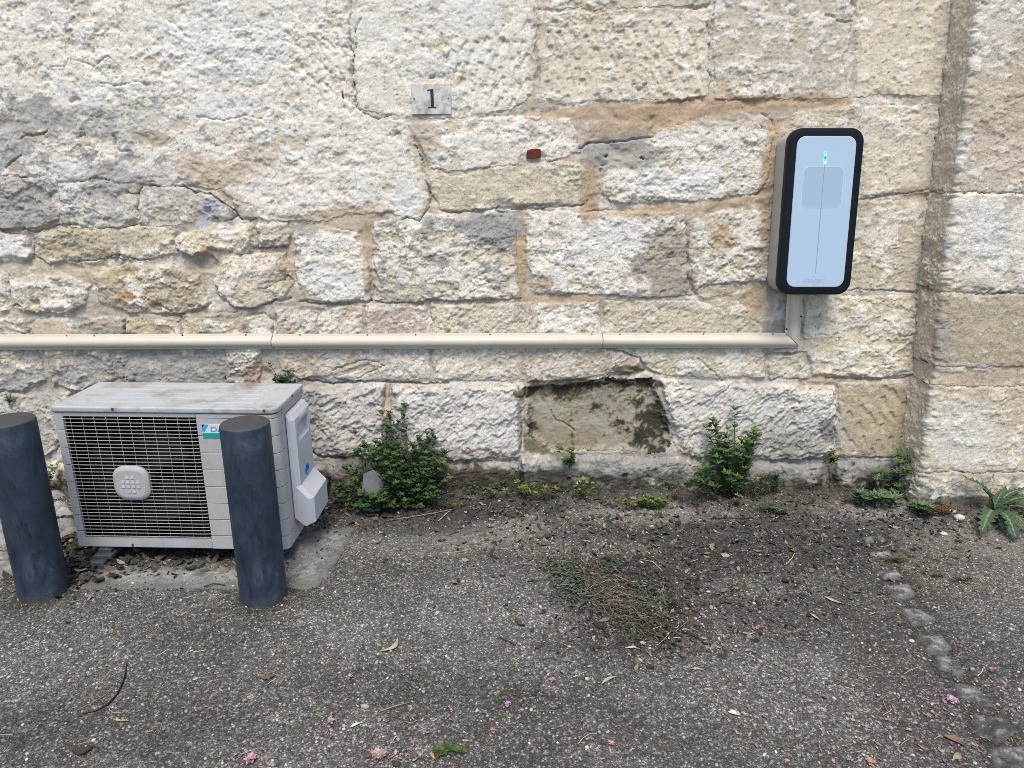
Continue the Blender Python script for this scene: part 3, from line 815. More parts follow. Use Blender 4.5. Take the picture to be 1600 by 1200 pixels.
# holes
for (u, v, r, dp) in [(673, 122, .010, .014), (322, 410, .05, .022), (297, 352, .0, 0), (1003, 246, .007, .02), (947, 246, .008, .02), (625, 122, .004, .01), (603, 92, .004, .01),
                      (463, 45, .004, .01), (1440, 575, .02, .03), (1465, 215, .016, .03), (120, 158, .02, .012), (325, 330, .02, .014), (430, 318, .012, .01), (820, 768, .03, .02), (890, 745, .012, .02),
                      (1010, 742, .01, .02), (975, 738, .014, .02), (340, 340, .010, .02), (60, 472, .02, .018), (250, 480, .026, .016), (300, 478, .012, .012), (1180, 366, .01, .01)]:
    if r <= 0: continue
    p = on_wall(u, v)
    sl = R.window(p[0] - 2 * r, p[0] + 2 * r, p[2] - 2 * r, p[2] + 2 * r)
    dd = np.hypot(R.Xw[sl] - p[0], (R.Zw[sl] - p[2]) * 1.25) / r
    R.h[sl] -= dp * ss(1.15, 0.75, dd)

# patches of colour with ragged outlines
U2, V2 = project(R.X2, D0 + R.Z2 * TB, R.Z2)
rag = 0.55 * R.cB + 0.45 * R.cD + 0.35 * R.cA
for (u, v, a, b, tilt, colour, k) in PATCH:
    t = math.radians(tilt)
    if a < 60 and b < 60:
        win = (np.abs(U2 - u) < 2.2 * max(a, b)) & (np.abs(V2 - v) < 2.2 * max(a, b))
    else:
        win = (np.abs(U2 - u) < 2.0 * max(a, b)) & (np.abs(V2 - v) < 2.0 * max(a, b))
    uu, vv = U2[win] - u, V2[win] - v
    x, y = uu * math.cos(t) + vv * math.sin(t), -uu * math.sin(t) + vv * math.cos(t)
    r = np.sqrt((x / a) ** 2 + (y / b) ** 2)
    mk = ss(1.12, .80, r - 0.95 * rag[win]) * k
    R.col[win] = lerp(R.col[win], np.asarray(colour, np.float32), mk)
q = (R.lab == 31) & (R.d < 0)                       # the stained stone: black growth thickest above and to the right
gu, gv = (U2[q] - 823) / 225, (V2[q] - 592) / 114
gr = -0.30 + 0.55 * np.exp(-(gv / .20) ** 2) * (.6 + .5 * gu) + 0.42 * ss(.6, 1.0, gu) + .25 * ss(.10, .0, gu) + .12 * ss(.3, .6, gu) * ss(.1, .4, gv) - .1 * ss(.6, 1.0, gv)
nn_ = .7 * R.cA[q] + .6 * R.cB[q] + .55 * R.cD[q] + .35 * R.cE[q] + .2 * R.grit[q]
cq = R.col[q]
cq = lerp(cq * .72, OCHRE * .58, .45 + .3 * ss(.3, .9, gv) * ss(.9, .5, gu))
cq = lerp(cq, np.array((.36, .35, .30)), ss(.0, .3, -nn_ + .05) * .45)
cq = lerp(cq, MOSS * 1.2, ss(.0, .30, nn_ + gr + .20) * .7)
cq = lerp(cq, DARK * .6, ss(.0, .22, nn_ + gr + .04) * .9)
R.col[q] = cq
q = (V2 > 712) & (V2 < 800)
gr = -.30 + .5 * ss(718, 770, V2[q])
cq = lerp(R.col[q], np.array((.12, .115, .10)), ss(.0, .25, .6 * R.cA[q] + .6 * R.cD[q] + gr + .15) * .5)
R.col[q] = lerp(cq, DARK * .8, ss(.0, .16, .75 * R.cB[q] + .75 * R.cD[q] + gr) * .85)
R.col *= (1 + 0.16 * R.cD + 0.10 * R.grit + 0.07 * R.big)[..., None]

wall = empty('stone_wall', (0, D0 + 0.2, 0))
tag(wall, 'old pale limestone wall of worn blocks with patchy render and brown mortar', 'wall')


def place_wall(S2, Z2, h):
    return S2, D0 + Z2 * TB - h, Z2


R.split(place_wall, names, wall, mats)
# the body of the wall behind its face
mb = MB()
mb.add([(-4.58, D0 + .09 - .012, -.12), (1.9, D0 + .09 - .012, -.12), (1.9, D0 + .5, -.12), (-4.58, D0 + .5, -.12),
        (-4.58, D0 + .09 + 3.1 * TB, 3.08), (1.9, D0 + .09 + 3.1 * TB, 3.08), (1.9, D0 + .5 + 3.1 * TB, 3.08), (-4.58, D0 + .5 + 3.1 * TB, 3.08)],
       [(0, 1, 5, 4), (1, 2, 6, 5), (2, 3, 7, 6), (3, 0, 4, 7), (4, 5, 6, 7), (3, 2, 1, 0)], tuple(MORT))
mb.build('core', M_MORTAR, wall)
# red brick chip let into the face
p = on_wall(834, 240, 0.016)
mb = MB()
pts = []
for (dx, dz, o) in [(-.031, -.018, 0), (-.006, -.020, .002), (.030, -.015, 0), (.029, .018, .001), (-.004, .019, 0), (-.027, .014, .002)]:
    pts.append((p[0] + dx, p[1] - o - .001, p[2] + dz))
back = [(a, b + .04, c) for a, b, c in pts]
mb.add(pts + back, [(0, 1, 2, 3, 4, 5)] + [(i, i + 6, (i + 1) % 6 + 6, (i + 1) % 6) for i in range(6)], (0.15, 0.038, 0.025))
o = mb.build('brick', M_STONE, wall, bevel=.003)
o['label'] = 'small red brick chip let into the pale wall'

# ------------------------------------------------------------------ the pillar on the right
pe0, pe1 = on_wall(1440, 750, 0, DP), on_wall(1530, 0, 0, DP)
EA = (pe1[0] - pe0[0]) / (pe1[2] - pe0[2])
EB = pe0[0] - EA * pe0[2]                      # x of the pillar's edge = EB + EA * z
DEPTH = D0 - DP
SP = axis(-DEPTH - 0.05, -DEPTH - 0.05, 0.80, 2.9, STEP)
RP = Relief(SP, ZW)
zj = [on_wall(1545, v, 0, DP)[2] for v in (850, 738, 603, 574, 458, 302, -60)]
pn, pm = [], []


def prow(z0, z1, cuts, style, base, white, grey, proud):
    x = -DEPTH - 0.06
    for c in cuts:
        RP.put([(x + .003, z0 + .004), (c - .003, z0 + .004), (c - .003, z1 - .004), (x + .003, z1 - .004)], (proud, style, base, white, grey, 400 + len(pn)))
        pn.append('stone'); pm.append(M_STONE)
        x = c


prow(-.06, zj[1], [.30, .8, 1.4, 1.9, 2.5, 2.95], 'rough', CREAM, .25, .50, 12)
prow(zj[1], zj[2], [.62, 1.2, 1.9, 2.5, 2.95], 'chisel2', CREAM, .34, .16, 10)
prow(zj[2], zj[3], [.20, .34, .75, 1.3, 1.9, 2.5, 2.95], 'smooth', PINK, .12, .10, 4)
prow(zj[3], zj[4], [.55, 1.1, 1.9, 2.5, 2.95], 'chisel2', OCHRE, .06, .03, 12)
prow(zj[4], zj[5], [.66, 1.3, 1.9, 2.5, 2.95], 'chisel2', CREAM, .62, .08, 14)
prow(zj[5], zj[6], [.5, 1.2, 1.9, 2.5, 2.95], 'chisel2', CREAM, .42, .10, 10)
prow(zj[6], zj[6] + .4, [.7, 1.4, 1.9, 2.5, 2.95], 'chisel2', CREAM, .4, .1, 10)
prow(zj[6] + .4, 3.05, [.4, 1.0, 1.9, 2.5, 2.95], 'chisel2', CREAM, .4, .1, 10)
RP.compose()
xw = EB + EA * RP.Z2 + RP.X2
U3, V3 = project(xw, DP + RP.Z2 * TB, RP.Z2)
rag = 0.55 * RP.cB + 0.45 * RP.cD + 0.35 * RP.cA
for (u, v, a, b, colour, k) in [(1575, 170, 80, 60, TAN, .75), (1560, 230, 50, 50, PINK, .5), (1545, 20, 50, 60, WHITE, .4), (1545, 370, 40, 50, COOL, .5), (1570, 620, 40, 40, OCHRE, .4), (1490, 620, 30, 30, OCHRE, .35),
                                (1500, 680, 60, 50, COOL, .4), (1530, 785, 120, 14, DARK, .75), (1500, 440, 50, 16, YELL, .3), (1560, 588, 60, 8, MORT, .5), (1530, 738, 90, 6, MORT, .6), (1470, 520, 14, 50, GREY, .5)]:
    r = np.sqrt(((U3 - u) / a) ** 2 + ((V3 - v) / b) ** 2)
    RP.col[...] = lerp(RP.col, np.asarray(colour, np.float32), ss(1.12, .8, r - .95 * rag) * k * (RP.X2 > -.02))
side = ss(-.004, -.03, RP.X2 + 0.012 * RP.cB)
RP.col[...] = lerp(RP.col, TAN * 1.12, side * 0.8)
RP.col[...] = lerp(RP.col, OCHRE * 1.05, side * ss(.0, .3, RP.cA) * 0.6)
RP.col *= (1 + .32 * side)[..., None]  # side face colour brightened to make up for the sun it misses
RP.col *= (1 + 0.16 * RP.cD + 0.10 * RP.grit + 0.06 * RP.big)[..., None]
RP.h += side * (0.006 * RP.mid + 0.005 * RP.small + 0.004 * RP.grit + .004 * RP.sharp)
rnd = random.Random(5)
for k in range(70):                               # strokes across the faces
    x, zz = rnd.uniform(.03, .55), rnd.uniform(.3, 2.1)
    RP.pit(x, zz, rnd.uniform(.02, .05), rnd.uniform(.005, .010), rnd.uniform(.3, 1.2), rnd.uniform(.001, .0035))
for k in range(80):                               # saw-toothed arris
    RP.pit(rnd.uniform(-.012, .008), rnd.uniform(0, 2.1), rnd.uniform(.015, .04), rnd.uniform(.006, .012), rnd.uniform(.5, 1.3), rnd.uniform(.002, .006))
for k in range(30):
    RP.pit(rnd.uniform(-.17, -.05), rnd.uniform(0, 2.1), rnd.uniform(.02, .05), rnd.uniform(.008, .014), rnd.uniform(-.4, .4), rnd.uniform(.002, .006))


def place_pillar(S2, Z2, h):
    r = 0.009
    a = np.clip((S2 + r) / (2 * r), 0, 1) * (math.pi / 2)          # 0 on the side, 90 degrees on the front
    edge = EB + EA * Z2
    # base position: side -> rounded corner -> front
    bx = np.where(S2 < -r, 0.0, np.where(S2 > r, S2, r * (1 - np.cos(a))))
    by = np.where(S2 < -r, -S2, np.where(S2 > r, 0.0, r * (1 - np.sin(a))))
    return edge + bx - np.cos(a) * h, DP + Z2 * TB + by - np.sin(a) * h, Z2


pillar = empty('stone_pillar', (2.3, DP + .15, 0))
tag(pillar, 'limestone pillar of large squared blocks standing proud at the right end of the wall', 'pillar')
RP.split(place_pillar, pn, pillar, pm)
mb = MB()
mb.add([(EB + .06, DP + .05, -.12), (4.5, DP + .05, -.12), (4.5, D0 + .5, -.12), (EB + .06, D0 + .5, -.12),
        (EB + .06 + EA * 3.1, DP + .05 + 3.1 * TB, 3.08), (4.5, DP + .05 + 3.1 * TB, 3.08), (4.5, D0 + .5 + 3.1 * TB, 3.08), (EB + .06 + EA * 3.1, D0 + .5 + 3.1 * TB, 3.08)],
       [(0, 1, 5, 4), (1, 2, 6, 5), (2, 3, 7, 6), (3, 0, 4, 7), (4, 5, 6, 7), (3, 2, 1, 0)], tuple(MORT))
mb.build('core', M_MORTAR, pillar)
# ------------------------------------------------------------------ the ground
def inner(px):
    return [tuple(on_ground(u, v)[:2]) for u, v in px]


XG = axis(-60, -2.45, 2.45, 60, 0.0075, 1.22)
YG = axis(-50, 1.30, 3.12, 3.35, 0.0075, 1.22)


def long_axis(a, lo, hi):
    a = list(a); x, s = a[-1], 0.3
    a = [v for v in a if lo < v < hi]
    s = 0.06; x = a[0]; pre = []
    while x > lo: s *= 1.25; x -= s; pre.append(x)
    s = 0.06; x = a[-1]; post = []
    while x < hi: s *= 1.25; x += s; post.append(x)
    return np.array(pre[::-1] + a + post, np.float32)


XG = long_axis(axis(-2.9, -2.45, 2.45, 2.9, 0.0075, 1.2), -80, 80)
YG = np.concatenate([long_axis(axis(1.0, 1.32, 3.12, 3.3, 0.0075, 1.2), -80, 3.3)[:-1]])
YG = np.concatenate([YG[YG < 3.45], np.array([3.8, 4.5, 5.5, 8, 14, 25, 50, 80], np.float32)])
GX, GY = np.meshgrid(XG, YG)
near = (np.abs(GX) < 4) & (GY > -1)
UG, VG = project(GX, np.maximum(GY, 0.6), 0 * GX)
g1 = fbm(GX / 0.6, GY / 0.6, 201, 4)
g2 = fbm(GX / 0.12, GY / 0.12, 205, 4, .6)
g3 = fbm(GX / 0.03, GY / 0.03, 209, 3, .6)
g4 = perlin(GX / 0.012, GY / 0.012, 213)
foot = np.where(GX > EB, DP, D0)
dw = foot - GY + 0.05 * g2                                     # distance in front of the wall
GZ = 0.004 * g1 + 0.0035 * g2 + 0.0022 * g3 + 0.0016 * g4
GZ += 0.028 * ss(.22, .0, dw) * (1 + .5 * g2)                   # earth banked against the foot of the wall
GCOL = np.broadcast_to(np.array((0.130, 0.125, 0.118), np.float32), GX.shape + (3,)).copy()
GCOL = lerp(GCOL, (0.19, 0.186, 0.18), ss(-.05, .5, g1) * 0.8)
GCOL = lerp(GCOL, (0.075, 0.07, 0.062), ss(.0, .40, -g1 + .4 * g2) * 0.7)
GCOL = lerp(GCOL, (.23, .222, .208), ss(.12, .35, g2 + .5 * g1) * .5)
EARTH = np.array((0.054, 0.050, 0.046), np.float32)
grag = 0.6 * g2 + 0.4 * g3
GPATCH = [  # u, v, half width, half height, tilt, colour, strength, bump mm
    (1130, 850, 340, 62, -2, EARTH * 1.15, .85, 4), (1150, 950, 240, 50, 6, EARTH * 1.6, .6, 2), (700, 800, 220, 18, 0, EARTH, .85, 6), (1250, 790, 260, 20, 0, (.10, .09, .075), .7, 4), (960, 930, 120, 70, 28, EARTH, .9, 6), (1060, 900, 160, 40, 10, EARTH * 1.2, .6, 4),
    (1280, 870, 200, 26, 5, EARTH * 1.3, .6, 3), (1010, 990, 120, 36, 0, EARTH * 1.3, .55, 3), (770, 835, 110, 22, -10, (.25, .24, .22), .75, 0), (1010, 806, 130, 16, 0, (.24, .23, .21), .8, 0), (640, 850, 120, 26, 0, (.20, .193, .182), .6, 0), (930, 860, 120, 18, 0, (.22, .21, .19), .5, 0), (1370, 800, 90, 14, 0, (.30, .285, .26), .6, 0),
    (1520, 850, 120, 26, 4, (.23, .215, .19), .55, 0), (1480, 900, 120, 40, 10, (.16, .145, .125), .5, 0), (1170, 920, 60, 20, 0, (.20, .195, .18), .45, 0), (1400, 1050, 60, 170, -28, (.10, .09, .08), .5, 0),
    (90, 850, 70, 80, 0, EARTH, .75, 6), (60, 1000, 200, 90, 0, (.17, .165, .16), .4, 0), (700, 1000, 200, 60, 0, (.20, .195, .19), .4, 0), (1150, 1080, 160, 60, 0, (.22, .215, .205), .4, 0), (260, 1050, 240, 60, 0, (.19, .185, .175), .4, 0),
    (430, 930, 40, 12, 0, (.09, .085, .075), .5, 0), (880, 1010, 40, 12, 0, EARTH * 1.4, .6, 3), (110, 1170, 50, 10, 0, EARTH * 1.3, .5, 2), (1200, 990, 60, 20, 0, EARTH * 1.7, .4, 0), (620, 820, 130, 20, 0, EARTH * 1.2, .7, 2),
]
for (u, v, a, b, tilt, c, k, bm) in GPATCH:
    t = math.radians(tilt)
    uu, vv = UG - u, VG - v
    x, y = uu * math.cos(t) + vv * math.sin(t), -uu * math.sin(t) + vv * math.cos(t)
    mk = ss(1.25, .55, np.sqrt((x / a) ** 2 + (y / b) ** 2) - 1.1 * grag) * k * near
    GCOL = lerp(GCOL, np.asarray(c, np.float32), mk)
    GZ += bm / 1000 * mk * (1 + g3)
SETTS = [([(1345, 838), (1378, 834), (1388, 846), (1350, 850)], .2), ([(1355, 861), (1390, 858), (1404, 874), (1362, 876)], .27), ([(1368, 890), (1400, 888), (1420, 904), (1380, 906)], .25), ([(1382, 914), (1420, 910), (1436, 928), (1412, 937), (1390, 930)], .22),
         ([(1405, 948), (1440, 950), (1466, 966), (1448, 978), (1424, 980)], .22), ([(1432, 990), (1474, 990), (1490, 1012), (1478, 1024), (1444, 1016)], .17), ([(1458, 1022), (1484, 1022), (1514, 1050), (1500, 1060), (1464, 1044)], .2),
         ([(1480, 1062), (1528, 1070), (1560, 1104), (1530, 1106), (1496, 1088)], .13), ([(1512, 1112), (1572, 1118), (1592, 1144), (1560, 1162), (1526, 1150)], .09), ([(1540, 1166), (1600, 1160), (1640, 1200), (1600, 1226), (1556, 1210)], .12), ([(1580, 1220), (1650, 1215), (1690, 1260), (1620, 1270)], .13)]
for px, _a in SETTS:                                          # dark soil packed round the setts
    P = np.array(inner(px)); c_ = P.mean(0)
    w_ = (np.abs(GX - c_[0]) < .3) & (np.abs(GY - c_[1]) < .3)
    dd = poly_sdf(P, GX[w_] + .012 * g2[w_], GY[w_] + .012 * g2[w_])
    GCOL[w_] = lerp(GCOL[w_], EARTH * 1.1, ss(.03, .008, dd + .02 * g3[w_]) * .6)
    GZ[w_] -= .003 * ss(.03, .012, dd)
for (u_, v_) in ((415, 953), (74, 945)):                       # dirt gathered round the foot of each bollard
    p_ = on_ground(u_, v_); p_ = p_ * (1 + .0785 / p_[1])
    dd = np.hypot(GX - p_[0], GY - p_[1]) - .0785
    GCOL = lerp(GCOL, EARTH * np.array((1.1, 1.1, .9)), ss(.045, .004, dd + .03 * g2 + .012 * g3) * .85)
    GZ += .005 * ss(.03, .0, dd + .02 * g2)
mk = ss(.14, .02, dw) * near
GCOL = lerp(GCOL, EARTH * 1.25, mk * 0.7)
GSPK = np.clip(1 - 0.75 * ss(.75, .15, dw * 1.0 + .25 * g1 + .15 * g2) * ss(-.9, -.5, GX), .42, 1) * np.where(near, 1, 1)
GCOL *= 0.98 * (1 + .25 * g3 + .15 * g4)[..., None]

# pale concrete under the condenser, let into the ground
PAD = inner([(120, 921), (500, 919), (560, 822), (140, 838)])
pad_d = poly_sdf(PAD, GX + .03 * g2 + .012 * g3, GY + .03 * g2 + .012 * g3)


def ground_material():
    m, nt, p = mat_nodes('worn_asphalt')
    tc = nt.nodes.new('ShaderNodeTexCoord').outputs['Object']
    at = N(nt, 'ShaderNodeAttribute', attribute_name='Col')
    v1 = N(nt, 'ShaderNodeTexVoronoi', Scale=150.0); nt.links.new(tc, v1.inputs['Vector'])
    v2 = N(nt, 'ShaderNodeTexVoronoi', Scale=330.0); nt.links.new(tc, v2.inputs['Vector'])
    n1 = noise_node(nt, 45, 5, 0.7, tc)
    n2 = noise_node(nt, 420, 3, 0.7, tc)
    sep1 = nt.nodes.new('ShaderNodeSeparateColor'); nt.links.new(v1.outputs['Color'], sep1.inputs[0])
    sep2 = nt.nodes.new('ShaderNodeSeparateColor'); nt.links.new(v2.outputs['Color'], sep2.inputs[0])
    r1 = ramp(nt, sep1.outputs[0], [(0.0, .45), (.45, .8), (.75, 1.15), (.88, 2.1), (1.0, 3.4)])
    r2 = ramp(nt, sep2.outputs[0], [(0.0, .5), (.5, .85), (.8, 1.2), (.93, 2.2), (1.0, 3.2)])
    hue = ramp(nt, sep1.outputs[1], [(0.0, (1.02, 1, .98)), (.5, (1, 1, 1)), (.85, (1.05, 1.0, .92)), (1.0, (.96, .99, 1.05))])
    edge = ramp(nt, v1.outputs['Distance'], [(0.0, 1.15), (.45, .95), (.8, .55)])
    r3 = ramp(nt, n1.outputs[0], [(.3, .65), (.5, 1.0), (.72, 1.4)])
    c = at.outputs['Color']
    for x, f in ((r1, .70), (r2, .78), (hue, 1.0), (edge, .8), (r3, .9)):
        fm = N(nt, 'ShaderNodeMath', operation='MULTIPLY'); fm.inputs[1].default_value = f
        nt.links.new(at.outputs['Alpha'], fm.inputs[0])
        c = mix_col(nt, 'MULTIPLY', c, x.outputs[0], fm.outputs[0] if x is not r3 else f)
    nt.links.new(c, p.inputs['Base Color'])
    p.inputs['Roughness'].default_value = 0.9
    p.inputs['Specular IOR Level'].default_value = 0.25
    hsum = N(nt, 'ShaderNodeMath', operation='MULTIPLY_ADD')
    nt.links.new(v1.outputs['Distance'], hsum.inputs[0]); hsum.inputs[1].default_value = -0.9
    nt.links.new(n2.outputs[0], hsum.inputs[2])
    h2 = N(nt, 'ShaderNodeMath', operation='MULTIPLY_ADD')
    nt.links.new(v2.outputs['Distance'], h2.inputs[0]); h2.inputs[1].default_value = -0.5
    nt.links.new(hsum.outputs[0], h2.inputs[2])
    b = N(nt, 'ShaderNodeBump', Strength=0.9, Distance=0.004)
    nt.links.new(h2.outputs[0], b.inputs['Height'])
    nt.links.new(b.outputs[0], p.inputs['Normal'])
    return m


M_GROUND = ground_material()
GZ = np.where(pad_d < 0, GZ * .3 - .004, GZ)


def grid_mesh(name, X, Y, Z, C, mat, parent=None, keep=None):
    nz, nx = X.shape
    idx = np.arange(nz * nx).reshape(nz, nx)
    q = np.stack([idx[:-1, :-1], idx[:-1, 1:], idx[1:, 1:], idx[1:, :-1]], -1).reshape(-1, 4)
    P, Cc = np.stack([X, Y, Z], -1).reshape(-1, 3), C.reshape(-1, C.shape[-1])
    if keep is not None:
        q = q[(keep[:-1, :-1] & keep[1:, 1:] & keep[:-1, 1:] & keep[1:, :-1]).ravel()]
        u, inv = np.unique(q, return_inverse=True)
        q = inv.reshape(-1, 4); P = P[u]; Cc = Cc[u]
    return raw_mesh(name, P, q, mat, parent, np.clip(Cc, .004, .9))


ground = tag(grid_mesh('ground', GX, GY, GZ, np.concatenate([GCOL, GSPK[..., None]], -1), M_GROUND), kind='structure')

# concrete pad: its own slab, a few millimetres proud, ragged edge
PADK = (pad_d < 0.004) & near
pz = 0.0045 + 0.0015 * g2 + .0008 * g3 - 0.016 * ss(-.012, .004, pad_d)
pc = np.broadcast_to(np.array((.30, .30, .29), np.float32), GX.shape + (3,)).copy()
pc = lerp(pc, (.40, .40, .39), ss(.0, .4, g2))
pc = lerp(pc, (.13, .125, .12), ss(.05, .4, -g2 + .6 * g3) * .7)
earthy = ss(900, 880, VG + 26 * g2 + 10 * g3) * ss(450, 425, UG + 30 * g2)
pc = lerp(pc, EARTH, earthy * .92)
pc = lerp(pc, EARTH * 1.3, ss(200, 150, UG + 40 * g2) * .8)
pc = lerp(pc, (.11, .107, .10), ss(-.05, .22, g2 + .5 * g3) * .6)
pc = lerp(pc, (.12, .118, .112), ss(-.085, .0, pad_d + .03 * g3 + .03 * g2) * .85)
pc *= (1 + .2 * g3 + .15 * g4)[..., None]
M_PAD = attr_material('concrete', grain=.4, scale=300, bump=.5, dist=.002)
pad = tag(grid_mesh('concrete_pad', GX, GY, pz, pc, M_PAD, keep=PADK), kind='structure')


def gz(x, y):
    i = min(max(int(np.searchsorted(XG, x)), 0), len(XG) - 1)
    j = min(max(int(np.searchsorted(YG, y)), 0), len(YG) - 1)
    return float(max(GZ[j, i], pz[j, i] if PADK[j, i] else -1))


def gpt(u, v, dz=0.0):
    p = on_ground(u, v)
    z = gz(p[0], p[1])
    p = on_ground(u, v, z)
    return Vector((p[0], p[1], gz(p[0], p[1]) + dz))


# row of old setts across the right side
M_SETT = attr_material('sett_stone', grain=.55, scale=210, bump=.9, dist=.004)
for i, (px, al) in enumerate(SETTS):
    P = np.array(inner(px))
    P = P.mean(0) + (P - P.mean(0)) * 1.04
    x0, x1, y0, y1 = P[:, 0].min() - .02, P[:, 0].max() + .02, P[:, 1].min() - .02, P[:, 1].max() + .02
    sx, sy = np.meshgrid(np.arange(x0, x1, .004), np.arange(y0, y1, .004))
    a = fbm(sx / .05, sy / .05, 301 + i, 4, .6)
    b2 = fbm(sx / .022, sy / .022, 303 + i, 3, .7)
    dd = poly_sdf(P, sx + .012 * a, sy + .012 * a)
    zz = -0.02 + 0.0225 * np.sqrt(np.clip(1 - np.clip(1 + dd / .018, 0, 1) ** 2, 0, 1)) + .005 * a + .004 * b2
    cc = np.broadcast_to(np.array((al, al * 1.01, al * 1.02), np.float32), sx.shape + (3,)).copy()
    cc = lerp(cc, (.36, .36, .355), ss(.02, .2, a + .7 * b2) * .6)
    cc = lerp(cc, (.045, .047, .05), ss(.0, .25, -a + .4 * b2) * .75)
    cc = lerp(cc, (.10, .097, .09), ss(-.028, -.002, dd + .022 * a + .012 * b2) * .9)
    cc *= 1.0 * (1 + .3 * b2)[..., None]
    grid_mesh('sett', sx, sy, zz, cc, M_SETT, ground, keep=dd < .006)
# rubble stones lying behind the bollard
RUB = [([(-20, 800), (30, 796), (60, 812), (40, 830), (-20, 830)], .34), ([(76, 792), (108, 790), (118, 806), (84, 812)], .36), ([(-30, 836), (14, 834), (30, 852), (-20, 868)], .33), ([(-30, 872), (20, 868), (34, 896), (-20, 910)], .28), ([(84, 818), (122, 816), (130, 838), (92, 846)], .26), ([(60, 776), (100, 772), (110, 784), (66, 790)], .3)]
for i, (px, al) in enumerate(RUB):
    P = np.array(inner(px))
    x0, x1, y0, y1 = P[:, 0].min() - .02, P[:, 0].max() + .02, P[:, 1].min() - .02, P[:, 1].max() + .02
    sx, sy = np.meshgrid(np.arange(x0, x1, .006), np.arange(y0, y1, .006))
    a = fbm(sx / .06, sy / .06, 331 + i, 4, .6)
    b2 = fbm(sx / .015, sy / .015, 333 + i, 3, .6)
    dd = poly_sdf(P, sx + .015 * a, sy + .015 * a)
    zz = -0.02 + 0.06 * np.sqrt(np.clip(1 - np.clip(1 + dd / .04, 0, 1) ** 2, 0, 1)) + .008 * a + .003 * b2
    cc = np.broadcast_to(np.array((al, al, al * .97), np.float32), sx.shape + (3,)).copy()
    cc = lerp(cc, (.12, .11, .09), ss(.0, .25, -a + .4 * b2) * .6)
    cc *= (1 + .3 * b2)[..., None]
    o = grid_mesh('rubble_stone', sx, sy, zz, cc, M_SETT, None, keep=dd < .006)
    tag(o, ['pale rubble stone left of the near bollard, farthest back', 'pale flat stone between the leftmost bollard and the condenser corner', 'light rubble stone at the left picture edge beside the bollard', 'grey rubble stone lowest at the left edge beside the bollard',
            'brown grey stone under the left corner of the condenser', 'small pale stone by the wall foot behind the leftmost bollard'][i], 'stone', 'loose stones by the left bollard')

# ------------------------------------------------------------------ loose grit, litter, straw, petals (uncountable)
ICO_V, ICO_F = [], []
_t = (1 + 5 ** .5) / 2
for a in (-1, 1):
    for b in (-_t, _t):
        ICO_V += [(a, b, 0), (0, a, b), (b, 0, a)]
ICO_V = np.array(ICO_V, np.float32) / math.sqrt(1 + _t * _t)
_bm = bmesh.new()
for v in ICO_V: _bm.verts.new(v)
bmesh.ops.convex_hull(_bm, input=_bm.verts)
_bm.verts.index_update()
ICO_F = np.array([[v.index for v in f.verts] for f in _bm.faces], np.int64)
ICO_V = np.array([v.co[:] for v in _bm.verts], np.float32)
_bm.free()


def rot_mats(n, rng, flat=1.0):
    a = rng.uniform(0, 2 * np.pi, n); t = rng.normal(0, .25 * flat, n); r = rng.normal(0, .25 * flat, n)
    ca, sa, ct_, st_, cr, sr = np.cos(a), np.sin(a), np.cos(t), np.sin(t), np.cos(r), np.sin(r)
    Rz = np.zeros((n, 3, 3)); Rz[:, 0, 0] = ca; Rz[:, 0, 1] = -sa; Rz[:, 1, 0] = sa; Rz[:, 1, 1] = ca; Rz[:, 2, 2] = 1
    Rx = np.zeros((n, 3, 3)); Rx[:, 0, 0] = 1; Rx[:, 1, 1] = ct_; Rx[:, 1, 2] = -st_; Rx[:, 2, 1] = st_; Rx[:, 2, 2] = ct_
    Ry = np.zeros((n, 3, 3)); Ry[:, 1, 1] = 1; Ry[:, 0, 0] = cr; Ry[:, 0, 2] = sr; Ry[:, 2, 0] = -sr; Ry[:, 2, 2] = cr
    return Rz @ Rx @ Ry


def ground_z(x, y):
    i = np.clip(np.searchsorted(XG, x), 0, len(XG) - 1); j = np.clip(np.searchsorted(YG, y), 0, len(YG) - 1)
    return np.where(PADK[j, i], np.maximum(GZ[j, i], pz[j, i]), GZ[j, i])


def scatter(name, base_v, base_f, xy, size, cols, mat, label, cat, rng, flat=1.0, lift=0.0, squash=None):
    n = len(xy)
    Rm = rot_mats(n, rng, flat)
    S3 = size[:, None] * (np.ones((n, 3)) if squash is None else squash)
    V = np.einsum('nij,nvj->nvi', Rm, base_v[None] * S3[:, None, :])
    V += np.stack([xy[:, 0], xy[:, 1], ground_z(xy[:, 0], xy[:, 1]) + lift], -1)[:, None, :]
    m = base_v.shape[0]
    Fc = (base_f[None] + (np.arange(n) * m)[:, None, None]).reshape(-1, base_f.shape[1])
    C = np.repeat(cols, m, 0)
    o = raw_mesh(name, V.reshape(-1, 3), Fc, mat, None, C, smooth=False)
    return tag(o, label, cat, kind='stuff')


rng = np.random.default_rng(3)
n = 11000
xy = np.stack([rng.uniform(-2.3, 2.3, n), rng.uniform(1.36, 3.04, n)], -1)
xy = xy[(np.abs(xy[:, 0]) < 0.72 * xy[:, 1] + .25)]
n = len(xy)
pal = np.array([(.30, .295, .285), (.16, .157, .152), (.42, .41, .395), (.21, .19, .16), (.08, .08, .082), (.58, .57, .56), (.19, .187, .185)], np.float32)
cols = pal[rng.choice(7, n, p=[.24, .24, .12, .10, .16, .04, .10])] * rng.uniform(.75, 1.2, (n, 1))
scatter('gravel', ICO_V, ICO_F, xy, rng.gamma(4, .0006, n) + .0009, cols, M_DRY, 'loose grit and small pale pebbles on the worn paving', 'gravel', rng,
        squash=np.stack([rng.uniform(.8, 1.5, n), rng.uniform(.7, 1.1, n), rng.uniform(.4, .8, n)], -1), lift=.0008)

